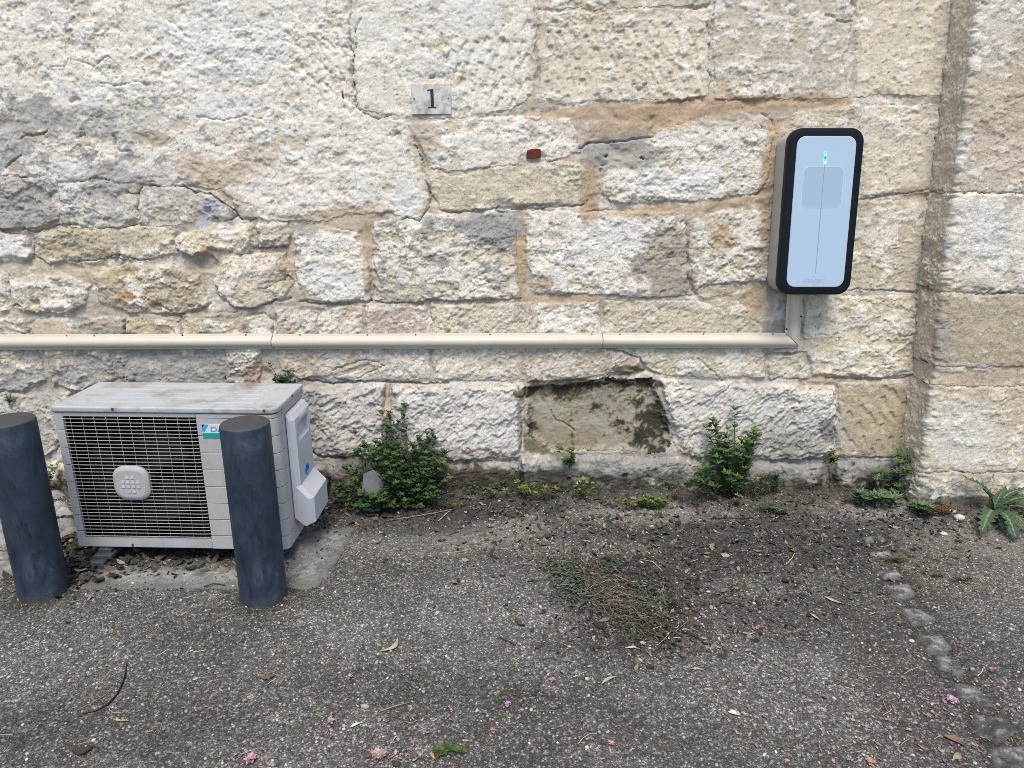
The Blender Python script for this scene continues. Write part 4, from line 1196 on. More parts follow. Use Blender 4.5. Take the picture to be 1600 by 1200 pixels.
# curled dry leaf flakes
FL_V = np.array([(-1, 0, .15), (-.4, .42, .05), (.35, .40, .0), (1, 0, .3), (.35, -.40, .05), (-.4, -.42, .12), (0, 0, -.05)], np.float32)
FL_F = np.array([(0, 6, 1), (1, 6, 2), (2, 6, 3), (3, 6, 4), (4, 6, 5), (5, 6, 0)], np.int64)[:, ::-1]


def clouds(spots, rng):
    out = []
    for (u, v, a, b, n) in spots:
        w = rng.normal(0, .5, (n, 2))
        for i in range(n):
            p = on_ground(u + w[i, 0] * a, min(max(v + w[i, 1] * b, 745), 1190))
            lim = (DP if p[0] > EB else D0) - .02
            if p[1] < lim: out.append(p[:2])
    return np.array(out)


xy = clouds([(110, 860, 120, 70, 500), (160, 840, 160, 50, 350), (280, 870, 200, 24, 200), (620, 795, 300, 26, 420), (900, 800, 400, 40, 420), (1100, 840, 420, 70, 1000), (1250, 860, 300, 80, 380), (1130, 940, 300, 60, 220), (970, 930, 130, 60, 360), (1050, 985, 200, 60, 240), (1400, 800, 260, 30, 200), (1480, 815, 100, 22, 120), (540, 800, 80, 30, 120)], rng)
n = len(xy)
pal = np.array([(.050, .043, .037), (.080, .066, .054), (.033, .030, .027), (.14, .12, .10), (.24, .215, .18), (.075, .075, .068)], np.float32)
cols = pal[rng.choice(6, n, p=[.28, .20, .18, .13, .09, .12])] * rng.uniform(.7, 1.3, (n, 1))
scatter('leaf_litter', FL_V, FL_F, xy, rng.gamma(3.2, .0023, n) + .003, cols, M_DRY, 'dark rotting leaf litter drifted along the foot of the wall', 'leaf litter', rng, flat=1.3, lift=.003)
xy = clouds([(110, 870, 90, 50, 260), (170, 860, 90, 26, 120), (250, 875, 130, 16, 60)], rng)
n = len(xy)
cols = pal[rng.choice(6, n, p=[.34, .26, .16, .16, .04, .04])] * rng.uniform(.7, 1.3, (n, 1))
scatter('leaf_litter', FL_V, FL_F, xy, rng.uniform(.012, .026, n), cols, M_DRY, 'coarse brown leaves heaped under the left end of the condenser', 'leaf litter', rng, flat=1.5, lift=.008)

# straw and fine twigs
mb = MB()
for i in range(520):
    if i % 2: u, v = rng.normal(1050, 260), rng.normal(850, 45)
    else: u, v = rng.uniform(0, 1600), rng.uniform(770, 1190)
    v = min(max(v, 775), 1190)
    p = on_ground(u, v)
    if p[1] > (DP if p[0] > EB else D0) - .04: continue
    L = rng.gamma(3, .011) + .01
    a = rng.uniform(0, math.pi); bend = rng.normal(0, .35)
    pts = []
    for q in np.linspace(-.5, .5, 4):
        x, y = p[0] + math.cos(a + bend * q) * L * q, p[1] + math.sin(a + bend * q) * L * q
        pts.append((x, y, gz(x, y) + .003 + .003 * q * rng.normal()))
    c = np.array([(.36, .31, .22), (.20, .16, .11), (.09, .07, .05), (.50, .46, .38)][rng.choice(4, p=[.3, .3, .3, .1])]) * rng.uniform(.7, 1.2)
    mb.tube(pts, rng.uniform(.0005, .0013), 3, c, caps=False)
tag(mb.build('straw', M_DRY), 'scattered straw and fine dry twigs over the ground', 'straw', kind='stuff')

# small pink petals blown over the paving
PT_V = np.array([(-.8, 0, .1), (0, .5, .25), (1, .15, .05), (.9, -.35, .2), (0, -.5, .0), (.1, 0, -.05)], np.float32)
PT_F = np.array([(0, 5, 1), (1, 5, 2), (2, 5, 3), (3, 5, 4), (4, 5, 0)], np.int64)[:, ::-1]
xy = clouds([(600, 1150, 140, 60, 70), (1000, 990, 170, 50, 90), (1280, 1080, 300, 90, 70), (1500, 1110, 140, 80, 60), (1400, 1180, 220, 40, 46), (540, 1100, 100, 80, 22), (1480, 1100, 40, 20, 22), (900, 1150, 200, 40, 16), (200, 1100, 260, 90, 12), (390, 1185, 40, 14, 12), (600, 1180, 40, 14, 26)], rng)
n = len(xy)
pal = np.array([(.50, .30, .43), (.46, .30, .29), (.60, .50, .53), (.36, .21, .25), (.44, .36, .31)], np.float32)
cols = pal[rng.choice(5, n, p=[.28, .30, .16, .12, .14])] * rng.uniform(.7, 1.1, (n, 1))
scatter('petals', PT_V, PT_F, xy, rng.uniform(.004, .0085, n), cols, M_LEAF, 'small faded pink petals blown over the paving', 'petals', rng, flat=1.4, lift=.004)
# ------------------------------------------------------------------ text as mesh
def text_mesh(body, size, extrude=0.0):
    cu = bpy.data.curves.new('lettering', 'FONT')
    cu.body = body; cu.size = size; cu.extrude = extrude
    cu.align_x = 'LEFT'
    t = bpy.data.objects.new('lettering', cu)
    COL.objects.link(t)
    bpy.context.view_layer.update()
    me = bpy.data.meshes.new_from_object(t.evaluated_get(bpy.context.evaluated_depsgraph_get()))
    bpy.data.objects.remove(t)
    return me


def put_mesh(name, me, mat, parent, mtx):
    me.materials.clear(); me.materials.append(mat)
    o = bpy.data.objects.new(name, me)
    COL.objects.link(o)
    o.parent = parent
    o.matrix_local = mtx
    return o


def rrect(w, h, r, n=8, cx=0.0, cz=0.0):
    """rounded rectangle outline in the xz plane, counter-clockwise seen from -y"""
    P = []
    for (sx, sz, a0) in ((1, 1, 0), (-1, 1, 90), (-1, -1, 180), (1, -1, 270)):
        for i in range(n + 1):
            a = math.radians(a0 + 90 * i / n)
            P.append((cx + sx * (w / 2 - r) + r * math.cos(a), cz + sz * (h / 2 - r) + r * math.sin(a)))
    return P


def loft(mb, rings, col=(.5, .5, .5), cap0=False, cap1=True):
    """rings: list of (outline xz, y)"""
    n = len(rings[0][0])
    V = [(x, y, z) for R_, y in rings for x, z in R_]
    Fc = []
    for i in range(len(rings) - 1):
        for j in range(n):
            Fc.append((i * n + j, (i + 1) * n + j, (i + 1) * n + (j + 1) % n, i * n + (j + 1) % n))
    if cap1: Fc.append(tuple((len(rings) - 1) * n + j for j in range(n)))
    if cap0: Fc.append(tuple(range(n - 1, -1, -1)))
    mb.add(V, Fc, col)


# ------------------------------------------------------------------ outdoor condenser unit
M_AC = plain('condenser_paint', (0.40, 0.41, 0.425), .45, dirt=.55, dirt_scale=7, dirt_col=(.27, .25, .22), grain=.05, bump=.15)
M_ACTOP = plain('condenser_top_paint', (0.41, 0.43, 0.455), .4, dirt=.9, dirt_scale=6, dirt_col=(.20, .165, .12), grain=.08, thr=(.50, .70))
M_ACDARK = plain('coil_and_inner_shade', (0.006, 0.006, 0.007), .8, spec=.15, dirt=.2, dirt_col=(.02, .02, .02))  # coil black, also on pan and shroud as painted shade inside the case
M_SLAT = plain('grille_wire', (0.33, 0.325, 0.315), .5, dirt=.6, dirt_scale=14, dirt_col=(.17, .15, .13))
M_STEEL = plain('dark_foot', (0.045, 0.055, 0.07), .5, dirt=.5, dirt_scale=20, dirt_col=(.15, .13, .11))
M_BLUE = plain('blue_sticker', (0.01, 0.16, 0.55), .35, dirt=0)
M_TEAL = plain('teal_ink', (0.0, 0.30, 0.26), .4, dirt=0)
M_CYAN = plain('cyan_ink', (0.03, 0.33, 0.75), .4, dirt=0)
M_INK = plain('black_ink', (0.012, 0.012, 0.015), .4, dirt=0)
M_LABELW = plain('white_label', (0.62, 0.63, 0.64), .4, dirt=.1)
M_BLACK = plain('black_rubber', (0.012, 0.012, 0.013), .5, dirt=.1)

fl = on_dist(82, 633, 2.47)
W, DEP, ZB, ZT = 0.795, 0.292, 0.066, 0.625
ac = empty('condenser_unit', (fl[0], 2.47, 0), (0, 0, math.radians(-1.8)))
tag(ac, 'grey outdoor air conditioning unit with slatted fan grille standing behind the bollards', 'air conditioner')
GX0, GX1, GZ0, GZ1 = .033, .503, .111, .585


def acpart(name, build, mat, parent=None, bevel=.003, seg=2, smooth=False):
    m = MB(); build(m)
    return m.build(name, mat, parent or ac, world=False, bevel=bevel, seg=seg, smooth=smooth)


def corner_prism(m, x0, x1, y0, y1, z0, z1, r):
    """box whose front right upright edge is rounded"""
    P = [(x0, y0)]
    for i in range(9):
        a = math.radians(-90 + 90 * i / 8)
        P.append((x1 - r + r * math.cos(a), y0 + r + r * math.sin(a)))
    P += [(x1, y1), (x0, y1)]
    n = len(P)
    m.add([(x, y, z) for z in (z0, z1) for x, y in P], [tuple(range(n - 1, -1, -1)), tuple(range(n, 2 * n))] + [(i, (i + 1) % n, n + (i + 1) % n, n + i) for i in range(n)])


def b_case(m):
    m.box(.004, .030, .006, DEP, ZB, .600)                     # left cheek
    m.box(.032, .530, DEP - .004, DEP, ZB + .002, .598)                # back sheet
    corner_prism(m, .536, W - .003, .0045, DEP - .001, ZB, .600, .026)  # compressor side
acpart('casing', b_case, M_AC)
acpart('front_frame', lambda m: m.box(.006, .506, -.002, .0055, GZ1 + .0005, .6015), M_AC)           # strip above the grille
acpart('front_frame', lambda m: m.box(.006, .506, -.002, .0055, ZB + .004, GZ0 - .0005), M_AC)       # strip below
# stacked blocks of the front: left edge and right panel, dark seams between them
zs = np.linspace(ZB + .004, .6015, 9)
for i in range(8):
    acpart('front_panel', lambda m: m.box(.0005, GX0 - .003, -.004, .0035, zs[i] + .0012, zs[i + 1] - .0012), M_AC, bevel=.0015)
zr = [ZB + .004] + list(np.linspace(.125, .585, 8)) + [.6015]
for i in range(len(zr) - 1):
    def b_blk(m, i=i): corner_prism(m, .5075, W, -.004, .05, zr[i] + .001, zr[i + 1] - .001, .028)
    acpart('front_panel', b_blk, M_AC, bevel=.0015)
    def b_side(m, i=i): m.box(W - .0025, W, .052, .066, zr[i] + .001, zr[i + 1] - .001)
    acpart('side_strip', b_side, M_AC, bevel=.0008)
acpart('coil', lambda m: m.box(.037, .528, .085, DEP - .006, ZB + .014, .5895), M_ACDARK, bevel=0)
acpart('floor_pan', lambda m: m.box(.0305, .5345, .007, DEP - .006, ZB + .001, ZB + .012), M_ACDARK, bevel=0)  # pan coloured near-black so the inside looks shaded
acpart('fan_shroud', lambda m: [m.box(.0305, .036, .007, DEP - .007, ZB + .014, .597), m.box(.529, .5345, .007, DEP - .007, ZB + .014, .597), m.box(.037, .528, .007, DEP - .007, .590, .597)], M_ACDARK, bevel=0)


def b_fan(m):
    cx, cz = .268, .348
    for kk in range(3):
        a0 = kk * 2 * math.pi / 3 + .4
        V, Q = [], []
        for i in range(7):
            a = a0 + i * .22
            for rr in (.05, .20):
                V.append((cx + rr * math.cos(a),   .03 + .035 * i / 6, cz + rr * math.sin(a)))
        for i in range(6): Q.append((2 * i, 2 * i + 1, 2 * i + 3, 2 * i + 2))
        n = len(V)
        V += [(x, y + .004, z) for x, y, z in V]
        Q += [tuple(j + n for j in q[::-1]) for q in Q]
        m.add(V, Q)
    loft(m, [([(cx + .05 * math.cos(t * math.pi / 10), cz + .05 * math.sin(t * math.pi / 10)) for t in range(20)], y) for y in (.08, .025)])
acpart('fan', b_fan, plain('fan_plastic', (.011, .011, .013), .6, spec=.2), bevel=0)
# grille: every slat and every upright wire
nsl = 35
proto = None
for i in range(nsl):
    z = GZ0 + (i + .5) * (GZ1 - GZ0) / nsl
    if proto is None:
        def b_slat(m):
            m.tube([(GX0 - .012, .010, 0), (GX0 - .010, .002, 0), (GX0 - .002, -.0035, 0), (GX0 + .02, -.0045, 0), (GX1 - .02, -.0045, 0), (GX1, -.003, 0), (GX1 + .004, .003, 0)], .0017, 5)
        o = acpart('slat', b_slat, M_SLAT, bevel=0, smooth=True)
        proto = o
    else:
        o = proto.copy(); COL.objects.link(o)
    o.location = (0, 0, z)
proto = None
for i in range(11):
    x = GX0 + (i + .5) * (GX1 - GX0) / 11
    if proto is None:
        o = acpart('grille_wire', lambda m: m.tube([(0, .0005, GZ0 - .001), (0, .0005, GZ1 + .001)], .0009, 5), M_SLAT, bevel=0, smooth=True)
        proto = o
    else:
        o = proto.copy(); COL.objects.link(o)
    o.location = (x, 0, 0)
# round-cornered badge with a cross of twelve dimples
bc = on_dist(208, 752, 2.47)
bx, bz = bc[0] - fl[0] + .004, bc[2]
mb = MB()
SQ = [(i, j) for j in range(4) for i in range(4) if not (j in (0, 3) and i in (0, 3))]
loft(mb, [(rrect(.132, .132, .045, 8, bx, bz), .000), (rrect(.132, .132, .045, 8, bx, bz), -.010), (rrect(.126, .126, .043, 8, bx, bz), -.0135), (rrect(.104, .104, .034, 8, bx, bz), -.0165)])
badge = mb.build('grille_badge', M_AC, ac, world=False, smooth=True)
e = badge.modifiers.new('edge', 'EDGE_SPLIT'); e.split_angle = math.radians(40)
M_DIMP = plain('badge_dimple', (0.42, 0.43, 0.445), .5, dirt=.2)
for (i, j) in SQ:
    m = MB()
    cx, cz, a = bx + (i - 1.5) * .0185, bz + (j - 1.5) * .0185, .0064
    V = [(cx - a, -.0168, cz - a), (cx + a, -.0168, cz - a), (cx + a, -.0168, cz + a), (cx - a, -.0168, cz + a),
         (cx - a, -.0188, cz - a), (cx + a, -.0188, cz - a), (cx + a, -.0166, cz + a), (cx - a, -.0166, cz + a)]
    m.add(V, [(4, 5, 6, 7), (0, 1, 5, 4), (1, 2, 6, 5), (2, 3, 7, 6), (3, 0, 4, 7)])
    m.build('dimple', M_DIMP, badge, world=False)
# lid
def b_lid(m): corner_prism(m, -.004, W + .005, -.009, DEP + .004, .6035, ZT, .034)
lid = acpart('top_panel', b_lid, M_ACTOP, bevel=.006, seg=3)
for i in range(5):
    y = .05 + i * .048
    acpart('lid_ridge', lambda m: m.box(.06, .70, y, y + .012, ZT - .002, ZT + .0018), M_ACTOP, parent=lid, bevel=.0015)
for (x, y, z) in ((.218, -.0105, .617), (W + .0055, .16, .618), (.755, -.0095, .617)):
    acpart('screw', lambda m: m.tube([(x - (.002 if x > .78 else 0), y + (0 if x > .78 else .003), z), (x + (.002 if x > .78 else 0), y, z)], .0055, 8), M_STEEL, bevel=0)
# maker's plate, mostly hidden behind the bollard
lp0, lp1 = on_dist(316, 662, 2.455), on_dist(316, 683, 2.455)
lx, lz1, lz0 = lp0[0] - fl[0], lp0[2], lp1[2]
plate = acpart('maker_plate', lambda m: m.box(lx, lx + .135, -.0055, -.003, lz0 - .001, lz1 + .001), M_LABELW, bevel=.0008)
hgt = lz1 - lz0
def flat(name, pts, mat, y, parent):
    m = MB(); m.add([(x, y, z) for x, z in pts] + [(x, y + .0006, z) for x, z in pts], [tuple(range(len(pts)))] + [(i, i + len(pts), (i + 1) % len(pts) + len(pts), (i + 1) % len(pts)) for i in range(len(pts))])
    return m.build(name, mat, parent, world=False)
flat('green_band', [(lx + .001, lz0), (lx + .132, lz0), (lx + .132, lz0 + hgt * .36), (lx + .001, lz0 + hgt * .36)], M_TEAL, -.0064, plate)
flat('emblem', [(lx + .001, lz0 + hgt * .45), (lx + .007, lz0 + hgt * .45), (lx + .026, lz1), (lx + .014, lz1), (lx + .001, lz0 + hgt * .70)], M_CYAN, -.0064, plate)
flat('emblem', [(lx + .001, lz0 + hgt * .74), (lx + .012, lz1), (lx + .001, lz1)], M_INK, -.0064, plate)
put_mesh('lettering', text_mesh('DAIKIN', .030, .0003), M_CYAN, plate, Matrix.Translation((lx + .029, -.0063, lz0 + hgt * .48)) @ Matrix.Rotation(math.pi / 2, 4, 'X') @ Matrix.Diagonal((1.15, .9, 1, 1)))


# cover on the right side: hand hold above, pipe hood below
def b_cover(m):
    y0, y1, x = .085, .272, W
    prof = [(0, .572), (.014, .566), (.027, .545), (.029, .285), (.074, .235), (.074, .135), (.055, .122), (0, .155)]
    n = len(prof)
    ch = .016
    V = []
    for (p, z) in prof: V.append((x + max(p - ch, 0), y0, z))
    for (p, z) in prof: V.append((x + p, y0 + min(ch, .001 + p), z))
    for (p, z) in prof: V.append((x + p, y1, z))
    Q = []
    for r in range(2):
        for i in range(n - 1):
            if r == 1 and i == 2: continue               # the outer face with the hand hold is built apart
            Q.append((r * n + i, r * n + i + 1, (r + 1) * n + i + 1, (r + 1) * n + i))
    Q.append(tuple(range(n - 1, -1, -1)))
    Q.append(tuple(2 * n + i for i in range(n)))
    m.add(V, Q)
    # outer face, hand hold sunk into it
    ya, yb = y0 + ch, y1
    za, zb = .545, .285
    def X(z): return x + .029 - .002 * (z - .285) / .26
    ys, zz = [ya, ya + .022, yb - .022, yb], [zb, .452, .522, za]
    G = [(X(z), y, z) for z in zz for y in ys]
    Q = []
    for r in range(3):
        for c in range(3):
            if r == 1 and c == 1: continue
            Q.append((r * 4 + c, r * 4 + c + 1, r * 4 + c + 5, r * 4 + c + 4))
    m.add(G, Q)
    a, b, c, d = G[5], G[6], G[10], G[9]
    inn = [(a[0] - .012, a[1] + .006, a[2] + .004), (b[0] - .012, b[1], b[2] + .004), (c[0] - .030, c[1], c[2] - .002), (d[0] - .030, d[1] + .006, d[2] - .002)]
    m.add([a, b, c, d] + inn, [(4, 5, 6, 7), (0, 1, 5, 4), (1, 2, 6, 5), (2, 3, 7, 6), (3, 0, 4, 7)])
cover = acpart('valve_cover', b_cover, plain('cover_plastic', (.50, .53, .58), .4, dirt=.3, dirt_col=(.33, .32, .3)), bevel=0)
acpart('warning_label', lambda m: m.box(W + .0268, W + .0284, .15, .235, .531, .540), M_LABELW, parent=cover, bevel=0)
sc = on_dist(463.5, 737, 2.66)
def b_disc(m):
    z0 = .315; y0 = .185
    ring = [(y0 + .023 * math.cos(t * math.pi / 12), z0 + .021 * math.sin(t * math.pi / 12)) for t in range(24)]
    m.add([(W + .0302, y, z) for y, z in ring] + [(W + .0285, y, z) for y, z in ring], [tuple(range(24))] + [(i, (i + 1) % 24, 24 + (i + 1) % 24, 24 + i) for i in range(24)])
st1 = acpart('round_sticker', b_disc, M_BLUE, parent=cover, bevel=0)
acpart('sticker_bar', lambda m: m.box(W + .0303, W + .0308, .175, .196, .301, .306), M_LABELW, parent=cover, bevel=0)
# feet
for x in (.10, .64):
    def b_foot(m):
        m.box(x - .025, x + .025, -.012, DEP + .03, .034, .0655)
        m.box(x - .034, x + .034, -.030, .045, .0345, .050)
        m.tube([(x, .005, .05), (x, .005, .074)], .008, 6)
    acpart('support_rail', b_foot, M_STEEL, bevel=.003)
    for y in (.0, .24):
        acpart('foot_block', lambda m: m.box(x - .038, x + .012, y - .05, y - .002, -.004, .033), M_STEEL, bevel=.004)
m = MB(); m.tube([on_dist(u, v, y) for u, v, y in ((496, 757, 2.74), (503, 752, 2.76), (510, 745, 2.79), (515, 746, 2.81), (515, 758, 2.81), (511, 772, 2.80), (506, 790, 2.79), (503, 802, 2.78))], .0075, 8)
m.build('power_cable', M_BLACK, ac, smooth=True)
acpart('drain_nut', lambda m: m.tube([(.205, -.004, .077), (.205, -.0025, .086)], .004, 6), M_STEEL, bevel=0)

# ------------------------------------------------------------------ bollards
def bollard_material():
    m, nt, p = mat_nodes('bollard_paint')
    tc = nt.nodes.new('ShaderNodeTexCoord').outputs['Object']
    mp = N(nt, 'ShaderNodeMapping'); mp.inputs['Scale'].default_value = (1, 1, .45)
    nt.links.new(tc, mp.inputs[0])
    n1 = noise_node(nt, 13, 8, .72, mp.outputs[0]); n1.inputs['Distortion'].default_value = .6
    n2 = noise_node(nt, 26, 9, .68, mp.outputs[0]); n2.inputs['Distortion'].default_value = 1.0
    c = ramp(nt, n1.outputs[0], [(.30, (.006, .009, .015)), (.43, (.015, .025, .044)), (.58, (.026, .042, .072)), (.72, (.065, .09, .13))])
    c2 = ramp(nt, n2.outputs[0], [(.36, .30), (.40, .9), (.58, 1.0), (.64, 1.5)])
    cc = mix_col(nt, 'MULTIPLY', c.outputs[0], c2.outputs[0], .9)
    # splashed grit at the foot
    sp = nt.nodes.new('ShaderNodeSeparateXYZ'); nt.links.new(tc, sp.inputs[0])
    n3 = noise_node(nt, 260, 3, .7, tc)
    ad = N(nt, 'ShaderNodeMath', operation='MULTIPLY_ADD'); nt.links.new(sp.outputs[2], ad.inputs[0]); ad.inputs[1].default_value = -3.2; nt.links.new(n3.outputs[0], ad.inputs[2])
    r3 = ramp(nt, ad.outputs[0], [(.40, 0.0), (.55, .75)])
    cc = mix_col(nt, 'MIX', cc, (.10, .095, .075), r3.outputs[0])
    nt.links.new(cc, p.inputs['Base Color'])
    rr = ramp(nt, n1.outputs[0], [(.3, .38), (.7, .62)])
    nt.links.new(rr.outputs[0], p.inputs['Roughness'])
    b = N(nt, 'ShaderNodeBump', Strength=.12, Distance=.002); nt.links.new(n2.outputs[0], b.inputs['Height']); nt.links.new(b.outputs[0], p.inputs['Normal'])
    return m


M_BOL = bollard_material()
M_BOLCAP = plain('bollard_cap_paint', (.045, .045, .048), .6, dirt=.4, dirt_scale=16, dirt_col=(.11, .10, .095))
def bollard(ubase, vbase, utop, label, rad=.0785, hgt=.643):
    p = on_ground(ubase, vbase)
    kk_ = 1 + rad / p[1]
    o = empty('bollard', (p[0] * kk_, p[1] * kk_, 0))
    tag(o, label, 'bollard', 'dark steel bollards in front of the condenser')
    n = 48
    ringv = lambda r, z: [(r * math.cos(2 * math.pi * i / n), r * math.sin(2 * math.pi * i / n), z) for i in range(n)]
    m = MB()
    zs_ = [-.02, .05, .2, .35, .5, hgt - .008, hgt - .002]
    rs_ = [rad, rad, rad, rad, rad, rad, rad - .002]
    V = [q for r, z in zip(rs_, zs_) for q in ringv(r, z)]
    m.add(V, [(i * n + j, i * n + (j + 1) % n, (i + 1) * n + (j + 1) % n, (i + 1) * n + j) for i in range(len(zs_) - 1) for j in range(n)])
    m.build('post', M_BOL, o, smooth=True, world=False)
    m = MB()
    V = ringv(rad - .002, hgt - .0022) + ringv(rad - .004, hgt) + ringv(rad * .5, hgt + .001) + [(0, 0, hgt + .001)]
    Q = [(i * n + j, i * n + (j + 1) % n, (i + 1) * n + (j + 1) % n, (i + 1) * n + j) for i in range(2) for j in range(n)] + [(2 * n + j, 2 * n + (j + 1) % n, 3 * n) for j in range(n)]
    m.add(V, Q)
    m.build('cap', M_BOLCAP, o, smooth=True, world=False)
    return o


bollard(415, 953, 381, 'dark blue round bollard standing in front of the right end of the condenser')
bollard(74, 945, 27, 'dark blue round bollard cut by the left picture edge')

# ------------------------------------------------------------------ cable conduit
M_CON = plain('conduit_plastic', (0.56, 0.525, 0.44), .38, dirt=.3, dirt_scale=12, dirt_col=(.42, .38, .30))
M_SCREW = plain('screw_metal', (.25, .25, .26), .4, metal=.6, dirt=.3)
conduit = empty('cable_conduit', tuple(on_wall(800, 545)))
tag(conduit, 'cream plastic cable conduit running along the wall and up to the charger', 'conduit')
OFF = 0.021                                     # the stones stand proud behind it
PROF = [(-.0335, 0), (-.0335, .006), (-.0255, .007), (-.0245, .013), (-.019, .024), (-.010, .030), (.0, .032), (.009, .030), (.016, .024), (.021, .014), (.022, .008), (.0335, .007), (.0335, 0)]
# across the run (positive = up / left), out of the wall


def run(name, a, b, acr, cut_a=0.0, cut_b=0.0, parent=conduit, gap=0.0014):
    """a, b: end points on the wall face (axis of the run); acr: direction across; cut: slope of a mitre"""
    a, b, acr = Vector(a), Vector(b), Vector(acr).normalized()
    d = (b - a).normalized(); nrm = Vector((0, -1, TB)).normalized()
    V = []
    for (q, s, cut) in ((a, 1, cut_a), (b, -1, cut_b)):
        for (w, o_) in PROF:
            V.append(q + d * (s * gap + cut * w) + acr * w + nrm * o_)
    n = len(PROF)
    m = MB()
    m.add(V, [(i, i + 1, n + i + 1, n + i) for i in range(n - 1)] + [(n - 1, 0, n, 2 * n - 1), tuple(range(n - 1, -1, -1)), tuple(range(n, 2 * n))])
    o = m.build(name, M_CON, parent, smooth=False)
    b_ = o.modifiers.new('bevel', 'BEVEL'); b_.width = .0012; b_.segments = 2; b_.limit_method = 'ANGLE'; b_.angle_limit = math.radians(50)
    o.data.polygons.foreach_set('use_smooth', np.ones(len(o.data.polygons), bool))
    e_ = o.modifiers.new('split', 'EDGE_SPLIT'); e_.split_angle = math.radians(38)
    return o


cz_l, cz_r = on_wall(0, 534.0, OFF), on_wall(1238, 531.5, OFF)
def con_at(u):
    p = on_wall(u, 534.0 - 2.5 * u / 1238, OFF); return p
upd = Vector((0, TB, 1)).normalized()
corner = con_at(1237)
pts = [on_wall(-420, 535, OFF), on_wall(-60, 534, OFF), con_at(427), con_at(941), corner]
for i in range(4):
    dz_ = [Vector((0, 0, q)) for q in ((0, .001), (-.0015, .0012), (-.0012, .0008), (.0006, 0))[i]]
    run('cover_length', Vector(pts[i]) + dz_[0], Vector(pts[i + 1]) + dz_[1], upd, cut_b=(-1.0 if i == 3 else 0.0))
# short vertical run into the bottom of the charger
top = Vector(corner) + upd * 0.26 + Vector((-.004, 0, 0))
run('cover_length', corner, top, (-1, 0, 0), cut_a=1.0)
nr_ = Vector((0, -1, TB)).normalized()
m = MB()
wv = [Vector(corner) + upd * w + Vector((-w * -1.0, 0, 0)) * -1.0 + nr_ * o_ for w, o_ in ((.016, .0262), (-.0225, .0165))]
wv = [Vector(corner) + upd * .014 + Vector((-.014, 0, 0)) + nr_ * .0275, Vector(corner) - upd * .022 + Vector((.022, 0, 0)) + nr_ * .015, Vector(corner) - upd * .0205 + Vector((.0245, 0, 0)) + nr_ * .015]
m.add([tuple(q) for q in wv] + [tuple(q - nr_ * .006) for q in wv], [(0, 1, 2), (0, 3, 4, 1), (1, 4, 5, 2), (2, 5, 3, 0)])
m.build('mitre_gap', M_BLACK, conduit)
for i, u in enumerate([107, 287, 386, 470, 575, 766, 924, 968, 1098, 1206, 150, 650]):
    p = Vector(con_at(u)) + upd * .0288 + Vector((0, -.0068, .0006))
    m = MB(); m.tube([p, p + Vector((0, -.0022, 0))], .0036, 8)
    m.build('screw', M_BLACK if u in (287, 386) else M_SCREW, conduit, smooth=False)
p = Vector(corner) + upd * .105 + Vector((.0288, -.0068, 0))
for dz, dx in ((-.055, -.058), (.0, 0)):
    m = MB(); q = p + upd * dz + Vector((dx, 0, 0)); m.tube([q, q + Vector((0, -.0022, 0))], .0042, 8); m.build('screw', M_BLACK, conduit)

# ------------------------------------------------------------------ charging box
CH_OFF = 0.178
nrm = Vector((0, -1, TB)).normalized()
def on_ch(u, v, off=CH_OFF): return Vector(on_wall(u, v, off))
cc = (on_ch(1225, 330) + on_ch(1340.5, 330)) / 2
tp, bt = on_ch(1289, 199.5), on_ch(1268, 460.5)
w_ = (on_ch(1340.5, 330) - on_ch(1225, 330)).length
h_ = (tp - bt).length
mid = (tp + bt) / 2; mid.x = cc.x
rx = math.atan(TB)
charger = empty('charging_box', tuple(mid - nrm * 0 + Vector((0, 0, 0))), (-rx, 0, 0))
tag(charger, 'pale and black electric car charging box, blue sky reflection coloured into its front, with green light on the wall', 'charger')
Mi = Matrix.LocRotScale(charger.location, charger.rotation_euler, None).inverted()
def loc(u, v):
    q = Mi @ on_ch(u, v); return q.x, q.z
M_SHELL = plain('charger_shell', (.40, .395, .38), .45, dirt=.1)
M_BEZ = plain('charger_bezel', (.004, .006, .011), .5, spec=.18, dirt=.1, dirt_col=(.05, .05, .05))
M_PAN = plain('charger_panel_sky_tint', (.385, .505, .65), .3, dirt=.06, dirt_scale=4, dirt_col=(.4, .48, .6))  # blue of the reflected sky put into the panel's base colour
M_PAN2 = plain('charger_pad_sky_tint', (.33, .44, .565), .3, dirt=.05, dirt_col=(.4, .48, .6))  # same painted sky blue, a little darker
M_GROOVE = plain('charger_groove', (.27, .33, .42), .5, dirt=0)
def led_mat(name, col, strength):
    m, nt, p = mat_nodes(name)
    n = noise_node(nt, 40, 1, .5, nt.nodes.new('ShaderNodeTexCoord').outputs['Object'])
    r = ramp(nt, n.outputs[0], [(.2, tuple(c * .8 for c in col)), (.8, col)])
    nt.links.new(r.outputs[0], p.inputs['Emission Color']); p.inputs['Emission Strength'].default_value = strength
    p.inputs['Base Color'].default_value = (*col, 1)
    return m
M_LED = led_mat('green_light', (.03, .85, .25), 1.0)
M_LEDB = led_mat('bright_green_light', (.45, 1, .6), 1.4)
def chpart(name, m, mat, parent=charger, ang=35):
    o = m.build(name, mat, parent, world=False, smooth=True)
    e_ = o.modifiers.new('split', 'EDGE_SPLIT'); e_.split_angle = math.radians(ang)
    return o
R0 = .054
m = MB(); loft(m, [(rrect(w_ - .014, h_ - .014, R0 - .006, 10), .160), (rrect(w_ - .014, h_ - .014, R0 - .006, 10), .050)], cap0=True, cap1=False)
chpart('back_shell', m, M_SHELL)
m = MB()
bw = .0305
